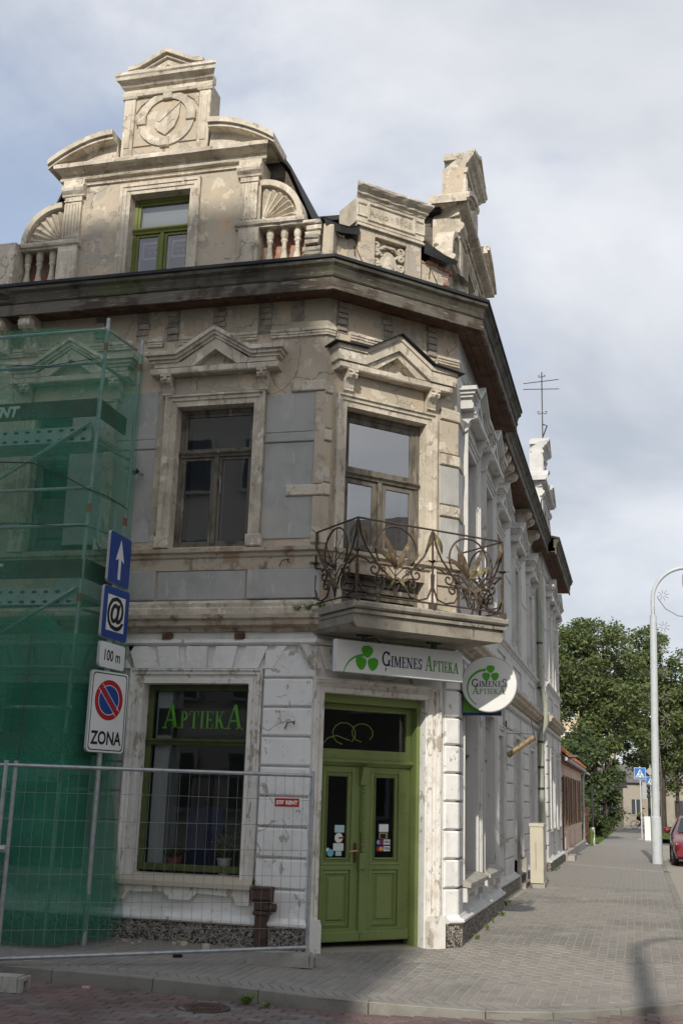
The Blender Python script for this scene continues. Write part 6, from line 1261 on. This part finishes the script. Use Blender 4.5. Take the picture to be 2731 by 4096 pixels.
# ---------------------------------------------------------------- crossing signs, traffic lights, cabinet
BLU = plain('crossing_blue', (.03, .16, .50), .4)
def crossing(x, y, zc, s_, lab, diamond=False):
    z0 = gz(x, y); e = empty('crossing_sign', (x, y, z0), label=lab, cat='traffic sign', group='pedestrian crossing signs'); F_ = Fr((x, y - .05, 0), (1, 0, 0), (0, -1, 0))
    MB().tube([(x, y, z0), (x, y, zc + (1.1 if diamond else .36))], .035, 8).put('pole', LAMPP, e); u = -.0
    h = s_ / 2; MB(F_).block(u - h, u + h, 0, .02, zc - h, zc + h, .004).put('plate', SWHITE, e); MB(F_).box(u - h * .94, u + h * .94, .02, .022, zc - h * .94, zc + h * .94).put('blue_field', BLU, e)
    MB(F_).poly([(u - h * .78, zc - h * .68), (u + h * .78, zc - h * .68), (u, zc + h * .74)], .022, .024).put('white_triangle', SWHITE, e)
    mb = MB(F_); mb.disc((u + .01, zc + h * .34), h * .085, .024, .026, 10)
    for q in (((u - .01, zc + h * .25), (u + .03, zc + h * .25), (u + .02, zc - h * .15), (u - .02, zc - h * .15)), ((u - .02, zc - h * .1), (u + .01, zc - h * .1), (u - .06, zc - h * .58), (u - .09, zc - h * .58)), ((u, zc - h * .1), (u + .025, zc - h * .1), (u + .09, zc - h * .58), (u + .06, zc - h * .58)), ((u - .01, zc + h * .2), (u + .0, zc + h * .1), (u - .09, zc - h * .08), (u - .1, zc - h * .04)), ((u + .02, zc + h * .2), (u + .02, zc + h * .1), (u + .09, zc - h * .05), (u + .1, zc - h * .0))): mb.poly(list(q), .024, .026)
    for i in (-2, -1, 1, 2): mb.poly([(u + i * h * .26 - .02, zc - h * .64), (u + i * h * .26 + .02, zc - h * .64), (u + i * h * .2 + .014, zc - h * .3), (u + i * h * .2 - .014, zc - h * .3)], .024, .0255)
    mb.put('pedestrian_symbol', SBLACK, e)
    if diamond: MB(F_).poly([(u, zc + .36), (u + .3, zc + .66), (u, zc + .96), (u - .3, zc + .66)], 0, .02).put('diamond_plate', SBACK, e)
crossing(.13, 63, 3.19, .6, 'near blue pedestrian crossing sign left of the lamp post'); crossing(.83, 80, 3.10, .6, 'far blue pedestrian crossing sign below a grey diamond plate, half behind the lamp post', True)
def tlight(x, y, z, lab, facing=0):
    e = empty('traffic_light', (x, y, z), label=lab, cat='traffic light', group='traffic lights'); MB().block(x - .06, x + .16, y - .1, y + .1, z, z + .85, .01).put('housing', SBACK, e)
    for i in range(3): MB().tube([(x + .16, y, z + .15 + i * .27), (x + .36, y, z + .12 + i * .27)], .09, 10).put('visor', DARKM, e)
tlight(.28, 63.1, 1.88, 'grey traffic light seen from behind on the near crossing pole'); tlight(.98, 80.1, 1.95, 'dark traffic light partly hidden by the lamp post')
e = empty('white_cabinet', (.40, 60, gz(.4, 60)), label='narrow white cabinet beside the crossing sign pole', cat='cabinet'); z0 = gz(.4, 60); MB().box(.24, .56, 59.85, 60.15, z0, z0 + .06).put('cabinet_base', CONC, e); MB().block(.26, .55, 59.87, 60.13, z0 + .05, z0 + 1.2, .01).put('cabinet_body', SWHITE, e); MB().box(-.1, .2, 62.85, 63.15, gz(0, 63), gz(0, 63) + .08).put('pole_footing', CONC, e)
# ---------------------------------------------------------------- cars
def car(loc, rz_, sc_, body, lab):
    e = empty('parked_car', loc, rz_, label=lab, cat='car', group='parked cars'); e.scale = (sc_,) * 3
    ST = [(0, .36, .52, .58, .66, .60), (.10, .24, .60, .66, .76, .70), (.35, .20, .70, .76, .81, .72), (1.0, .20, .80, .87, .83, .74), (1.22, .20, .86, .93, .83, .72), (1.95, .20, .90, 1.40, .83, .56), (2.5, .20, .91, 1.43, .83, .57), (3.15, .20, .91, 1.40, .83, .56), (3.72, .20, .92, 1.05, .82, .66), (4.05, .24, .88, .98, .79, .68), (4.15, .38, .80, .84, .72, .66)]
    P = []; F = []
    for y, zb, zm, zt, w, wt in ST: P += [(-w * .94, y, zb), (-w, y, (zb + zm) / 2), (-w * .985, y, zm), (-wt, y, zt - .02), (-wt * .8, y, zt), (wt * .8, y, zt), (wt, y, zt - .02), (w * .985, y, zm), (w, y, (zb + zm) / 2), (w * .94, y, zb)]
    n = 10
    for i in range(len(ST) - 1): F += [(i * n + j, i * n + (j + 1) % n, (i + 1) * n + (j + 1) % n, (i + 1) * n + j) for j in range(n)]
    F += [tuple(range(n)), tuple((len(ST) - 1) * n + j for j in reversed(range(n)))]
    put('body', MB().add(P, F).mesh('body', 38), body, e, local=True)
    GLC = plain('car_glass', (.02, .03, .032), .08, spec=.6) if 'car_glass' not in MT else MT['car_glass']
    L_ = lambda name, mb, m, par=e, sm=0: put(name, mb.mesh(name, sm), m, par, local=True)
    L_('windscreen', MB().add([(-.66, 1.235, .965), (.66, 1.235, .965), (.50, 1.925, 1.395), (-.50, 1.925, 1.395)], [(0, 1, 2, 3)]), GLC); L_('rear_window', MB().add([(-.52, 3.19, 1.39), (.52, 3.19, 1.39), (.64, 3.70, 1.08), (-.64, 3.70, 1.08)], [(0, 1, 2, 3)]), GLC)
    for s_ in (-1, 1):
        for y0, y1, t0, t1 in ((1.42, 2.42, 2.0, 2.42), (2.5, 3.45, 2.5, 3.1)): L_('side_window', MB().add([(s_ * .828, y0, .945), (s_ * .828, y1, .945), (s_ * .60, t1, 1.36), (s_ * .60, t0, 1.36)], [(0, 1, 2, 3)]), GLC)
        L_('headlight', MB().block(min(s_ * .40, s_ * .70), max(s_ * .40, s_ * .70), -.3, .0, .0, .0) if False else MB().add([(s_ * .36, .02, .50), (s_ * .70, .10, .52), (s_ * .74, .14, .66), (s_ * .36, .05, .64), (s_ * .36, .3, .5), (s_ * .72, .3, .52), (s_ * .74, .3, .66), (s_ * .36, .3, .64)], [(0, 1, 2, 3), (0, 4, 5, 1), (1, 5, 6, 2), (3, 2, 6, 7), (0, 3, 7, 4)]), plain('headlight_glass', (.55, .56, .55), .15))
        mi = MB(); mi.lathe([(.02, -.10), (.09, -.07), (.11, 0), (.09, .06), (.03, .08)], (s_ * .95, 1.42, 1.02), 10); L_('mirror', mi, body, sm=60)
        L_('rub_strip', MB().box(min(s_ * .835, s_ * .845), max(s_ * .835, s_ * .845), .9, 3.4, .52, .58), DARKM)
        for y in (.78, 3.32):
            w = MB(); w.tube([(s_ * .66, y, .29), (s_ * .845, y, .29)], .29, 20); wo = L_('wheel', w, plain('tyre_rubber', (.02, .02, .02), .85) if 'tyre_rubber' not in MT else MT['tyre_rubber'])
            r = MB(); r.tube([(s_ * .80, y, .29), (s_ * .852, y, .29)], .19, 16); L_('rim', r, GALV, wo)
            for q in range(1): L_('wheel_arch', MB().ring((0, 0), 0, 0, 0, 0, n=3), DARKM) if False else None
    L_('bumper', MB().box(-.72, .72, -.05, .12, .30, .47), body); L_('grille', MB().box(-.34, .34, -.01, .06, .50, .62), DARKM); L_('number_plate', MB().box(-.26, .26, -.06, -.05, .33, .43), SWHITE)
    return e
CARR = mat('dark_red_car_paint', (.16, .012, .02), .25, spec=.5, coat=.6, layers=[(1, (.14, .011, .018), .4, .6)]); CARW = mat('white_car_paint', (.7, .7, .7), .3, spec=.5, coat=.5, layers=[(1, (.66, .66, .66), .4, .6)])
car((1.64, 33.2, gz(1.8, 34) - .004), 0, .92, CARR, 'dark red car parked at the right edge facing the viewer'); car((6.6, 122, -.63), -PI / 2, .95, CARW, 'white car far down the street behind the lamp post')
# ---------------------------------------------------------------- cyclist
bx_, by_, bz_ = -.38, 104, gz(-.4, 104); bk = empty('bicycle', (bx_, by_, bz_), label='dark bicycle ridden across the pavement behind the crossing pole', cat='bicycle'); FBk = Fr((bx_, by_, bz_), (1, 0, 0), (0, -1, 0))
for u in (0, 1.05):
    mb = MB(FBk); mb.tube([(u + .33 * math.cos(t * PI / 14), 0, .34 + .33 * math.sin(t * PI / 14)) for t in range(28)], .022, 6, closed=True)
    w = mb.put('wheel', SBLACK, bk); mb = MB(FBk)
    for i in range(9): mb.tube([(u, 0, .34), (u + .32 * math.cos(i * PI / 4.5), 0, .34 + .32 * math.sin(i * PI / 4.5))], .003, 3)
    mb.put('spokes', GALV, w)
mb = MB(FBk)
for a, b in (((0, .34), (.42, .30)), ((.42, .30), (.30, .85)), ((0, .34), (.33, .72)), ((.42, .30), (.92, .78)), ((.32, .76), (.90, .84)), ((.90, .95), (1.05, .34))): mb.tube([(a[0], 0, a[1]), (b[0], 0, b[1])], .018, 6)
mb.put('bicycle_frame', plain('bike_red', (.14, .03, .02), .4), bk); MB(FBk).tube([(.88, -.25, .98), (.90, 0, 1.0), (.88, .25, .98)], .014, 6).put('handlebar', DARKM, bk); MB(FBk).box(.16, .42, -.06, .06, .86, .92).put('saddle', SBLACK, bk)
pr = empty('person', (bx_ + .3, by_, bz_), label='cyclist in yellow-green top and dark trousers leaning over the handlebars', cat='person')
def skinm(name, V, E, Rr, m, par, sub=1):
    me = bpy.data.meshes.new(name); me.from_pydata([tuple(FBk(*v)) for v in V], E, []); me.update(); o = put(name, me, m, par); md = o.modifiers.new('skin', 'SKIN'); md.use_smooth_shade = True
    for i, r in enumerate(Rr): me.skin_vertices[0].data[i].radius = (r, r)
    me.skin_vertices[0].data[0].use_root = True; o.modifiers.new('sub', 'SUBSURF').levels = sub; o.modifiers['sub'].render_levels = sub; return o
V = [(.30, 0, .98), (.42, 0, 1.20), (.60, 0, 1.42), (.70, 0, 1.50), (.76, 0, 1.60), (.78, 0, 1.70), (.58, .19, 1.40), (.72, .22, 1.18), (.88, .22, 1.0), (.58, -.19, 1.40), (.72, -.22, 1.18), (.88, -.22, 1.0), (.32, .1, .92), (.62, .11, .72), (.50, .11, .32), (.60, .11, .26), (.32, -.1, .92), (.58, -.11, .60), (.36, -.11, .24), (.46, -.11, .18)]
E = [(0, 1), (1, 2), (2, 3), (3, 4), (4, 5), (2, 6), (6, 7), (7, 8), (2, 9), (9, 10), (10, 11), (0, 12), (12, 13), (13, 14), (14, 15), (0, 16), (16, 17), (17, 18), (18, 19)]
YG = mat('yellow_green_jacket', (.30, .34, .03), .8, [(3, (.24, .28, .03), .4, .6)]); SKIN = plain('skin', (.45, .27, .2), .6); TROU = plain('dark_trousers', (.03, .03, .035), .85)
skinm('body', V, E, [.14, .15, .15, .06, .10, .085, .07, .05, .035, .07, .05, .035, .10, .07, .045, .035, .10, .07, .045, .035], SKIN, pr)
skinm('jacket', [(.28, 0, .95), (.42, 0, 1.20), (.60, 0, 1.41), (.58, .20, 1.40), (.73, .23, 1.18), (.84, .22, 1.05), (.58, -.20, 1.40), (.73, -.23, 1.18), (.84, -.22, 1.05)], [(0, 1), (1, 2), (2, 3), (3, 4), (4, 5), (2, 6), (6, 7), (7, 8)], [.17, .185, .175, .09, .07, .05, .09, .07, .05], YG, pr)
skinm('trousers', [(.30, 0, .97), (.32, .1, .92), (.62, .11, .72), (.51, .11, .36), (.32, -.1, .92), (.58, -.11, .60), (.38, -.11, .28)], [(0, 1), (1, 2), (2, 3), (0, 4), (4, 5), (5, 6)], [.165, .12, .09, .06, .12, .09, .06], TROU, pr)
mb = MB(FBk); mb.lathe([(.01, .05), (.09, .04), (.105, 0), (.10, -.05)], (.79, 0, 1.74), 10, False); mb.put('hair', SBLACK, pr, smooth=60)
# ---------------------------------------------------------------- far buildings
CREAMB = mat('cream_far_render', (.56, .48, .34), .9, [(.5, (.50, .43, .31), .45, .65)]); GREYB = mat('grey_far_render', (.34, .31, .26), .9, [(.6, (.28, .25, .21), .45, .65)]); RFG = mat('grey_roof', (.13, .12, .115), .85, [(2, (.17, .15, .14), .45, .65)]); GFAR = plain('far_window_glass', (.05, .06, .07), .15, spec=.6)
def block(name, x0, x1, y0, y1, z0, h, rh, wm, lab, wins, ww=.9, wh=1.5, roofm=RFG):
    e = empty(name, ((x0 + x1) / 2, y0, z0), label=lab, cat='building'); F_ = Fr((0, y0, 0), (1, 0, 0), (0, -1, 0))
    MB().box(x0, x1, y0, y1, z0, z0 + h).put('wall', wm, e); ym = (y0 + y1) / 2
    MB().add([(x0 - .4, y0 - .4, z0 + h), (x1 + .4, y0 - .4, z0 + h), (x1 + .4, y1 + .4, z0 + h), (x0 - .4, y1 + .4, z0 + h), (x0 + .2, ym, z0 + h + rh), (x1 - .2, ym, z0 + h + rh)], [(0, 1, 5, 4), (1, 2, 5), (2, 3, 4, 5), (3, 0, 4), (0, 3, 2, 1)]).put('roof', roofm, e, fix=False)
    for z in wins:
        n = int((x1 - x0) / 2.2)
        for i in range(n):
            u = x0 + (i + .5) * (x1 - x0) / n; w = MB(F_); frame4(w, u - ww / 2, u + ww / 2, z0 + z, z0 + z + wh, [(0, .0), (0, .05), (.12, .05), (.12, 0)], True); w = w.put('window', SWHITE if wm is CREAMB else wm, e); MB(F_).box(u - ww / 2, u + ww / 2, .0, .015, z0 + z, z0 + z + wh).put('pane', GFAR, w); MB(F_).box(u - .03, u + .03, .015, .03, z0 + z, z0 + z + wh).put('mullion', SWHITE, w)
    return e
block('cream_building', -17, -2.0, 104, 116, -.6, 12.2, 2.6, CREAMB, 'large cream building showing through the trees', (.9, 3.9, 6.8, 9.6))
block('low_house', -9, -1.25, 96, 102, -.5, 3.4, 1.8, CREAMB, 'low cream house beyond the dark shrub', (1.0,))
block('far_terrace', -6, 26, 132, 142, -.75, 4.6, 2.2, GREYB, 'weathered beige terrace at the end of the street', (1.2,), .9, 1.6)
mb = MB(); mb.tube([(4.4, 110, -.6), (4.3, 110, 5.2)], .09, 8); mb.put('far_post', LAMPP, None, label='pale slim post beside the white car', cat='post')
# the tall house across the side street, behind the viewer, that shades the side facade
OC = empty('opposite_house', (-12, -9, -.2), label='tall plain house across the side street behind the viewer', cat='building')
MB(Fr((0, -8, 0), (1, 0, 0), (0, -1, 0))).poly([(-11, -.3), (-1.55, -.3), (-1.55, 14), (-11, 14)], 0, 14).put('wall', mat('opposite_render', (.72, .69, .62), .9, [(1, (.67, .64, .58), .45, .65)]), OC)
MB(Fr((0, -8, 0), (1, 0, 0), (0, -1, 0))).poly([(-11, 14.001), (-1.56, 14.001), (-1.7, 17.35), (-2.5, 20.85), (-3.9, 23.2), (-8.6, 23.2), (-10, 20.85), (-10.85, 17.35)], .02, 13.98).put('roof', RFG, OC)
MB().box(-24, -11.05, -21, -8.2, -.3, 14.6).put('side_wing', MT['opposite_render'], OC); MB().add([(-24, -8.2, 14.6), (-11.05, -8.2, 14.6), (-11.05, -21, 14.6), (-24, -21, 14.6), (-24, -14.5, 17.5), (-11.05, -14.5, 17.5)], [(0, 1, 5, 4), (2, 3, 4, 5), (0, 4, 3), (1, 2, 5)]).put('side_roof', RFG, OC)
FO = Fr((0, -8, 0), (-1, 0, 0), (0, 1, 0))
for z in (1.0, 4.4, 7.8, 11.2):
    for i in range(9):
        u = 2.9 + i * 2.2; w = MB(FO).box(u - .6, u + .6, 0, .05, z, z + 1.9).put('window', SWHITE, OC); MB(FO).box(u - .5, u + .5, .05, .06, z + .1, z + 1.8).put('pane', GFAR, w)

# houses and trees on the other side of the main street (outside the picture, seen in the panes)
for y0, y1, h, m in ((-16, 2, 6.5, CREAMB), (5, 22, 8.0, GREYB), (26, 44, 6.0, CREAMB)):
    e = empty('street_house', (17, (y0 + y1) / 2, -.2), label='two-storey house across the main street opposite number %d' % (1 + int((y0 + 16) / 20)) if False else {-16: 'cream house across the main street nearest the viewer', 5: 'grey house across the main street opposite the balcony', 26: 'cream house across the main street opposite the downpipe'}[y0], cat='building', group='houses across the main street')
    MB().box(16, 25, y0, y1, -.3, h).put('wall', m, e); MB().add([(15.6, y0 - .3, h), (15.6, y1 + .3, h), (25.4, y1 + .3, h), (25.4, y0 - .3, h), (20.5, y0, h + 3), (20.5, y1, h + 3)], [(0, 1, 5, 4), (1, 2, 5), (2, 3, 4, 5), (3, 0, 4), (0, 3, 2, 1)]).put('roof', RFG, e, fix=False)
    Fw = Fr((16, 0, 0), (0, -1, 0), (-1, 0, 0))
    for z in (1.0, 4.0):
        for i in range(int((y1 - y0) / 2.6)):
            u = -(y0 + 1.4 + i * 2.6); w = MB(Fw).box(u - .6, u + .6, 0, .05, z, z + 1.7).put('window', SWHITE, e); MB(Fw).box(u - .5, u + .5, .05, .06, z + .1, z + 1.6).put('pane', GFAR, w)
for i, (x, y) in enumerate(((13.6, 3.5), (13.4, 24))): tree('lime_tree', (x, y, -.1), 9.5, 2.8, 2.8, 2.4, 45, 120, .34, LF1, ['round lime tree across the main street near the junction', 'round lime tree across the main street further along'][i], 'tree', 60 + i, .2, 'lime trees across the main street')
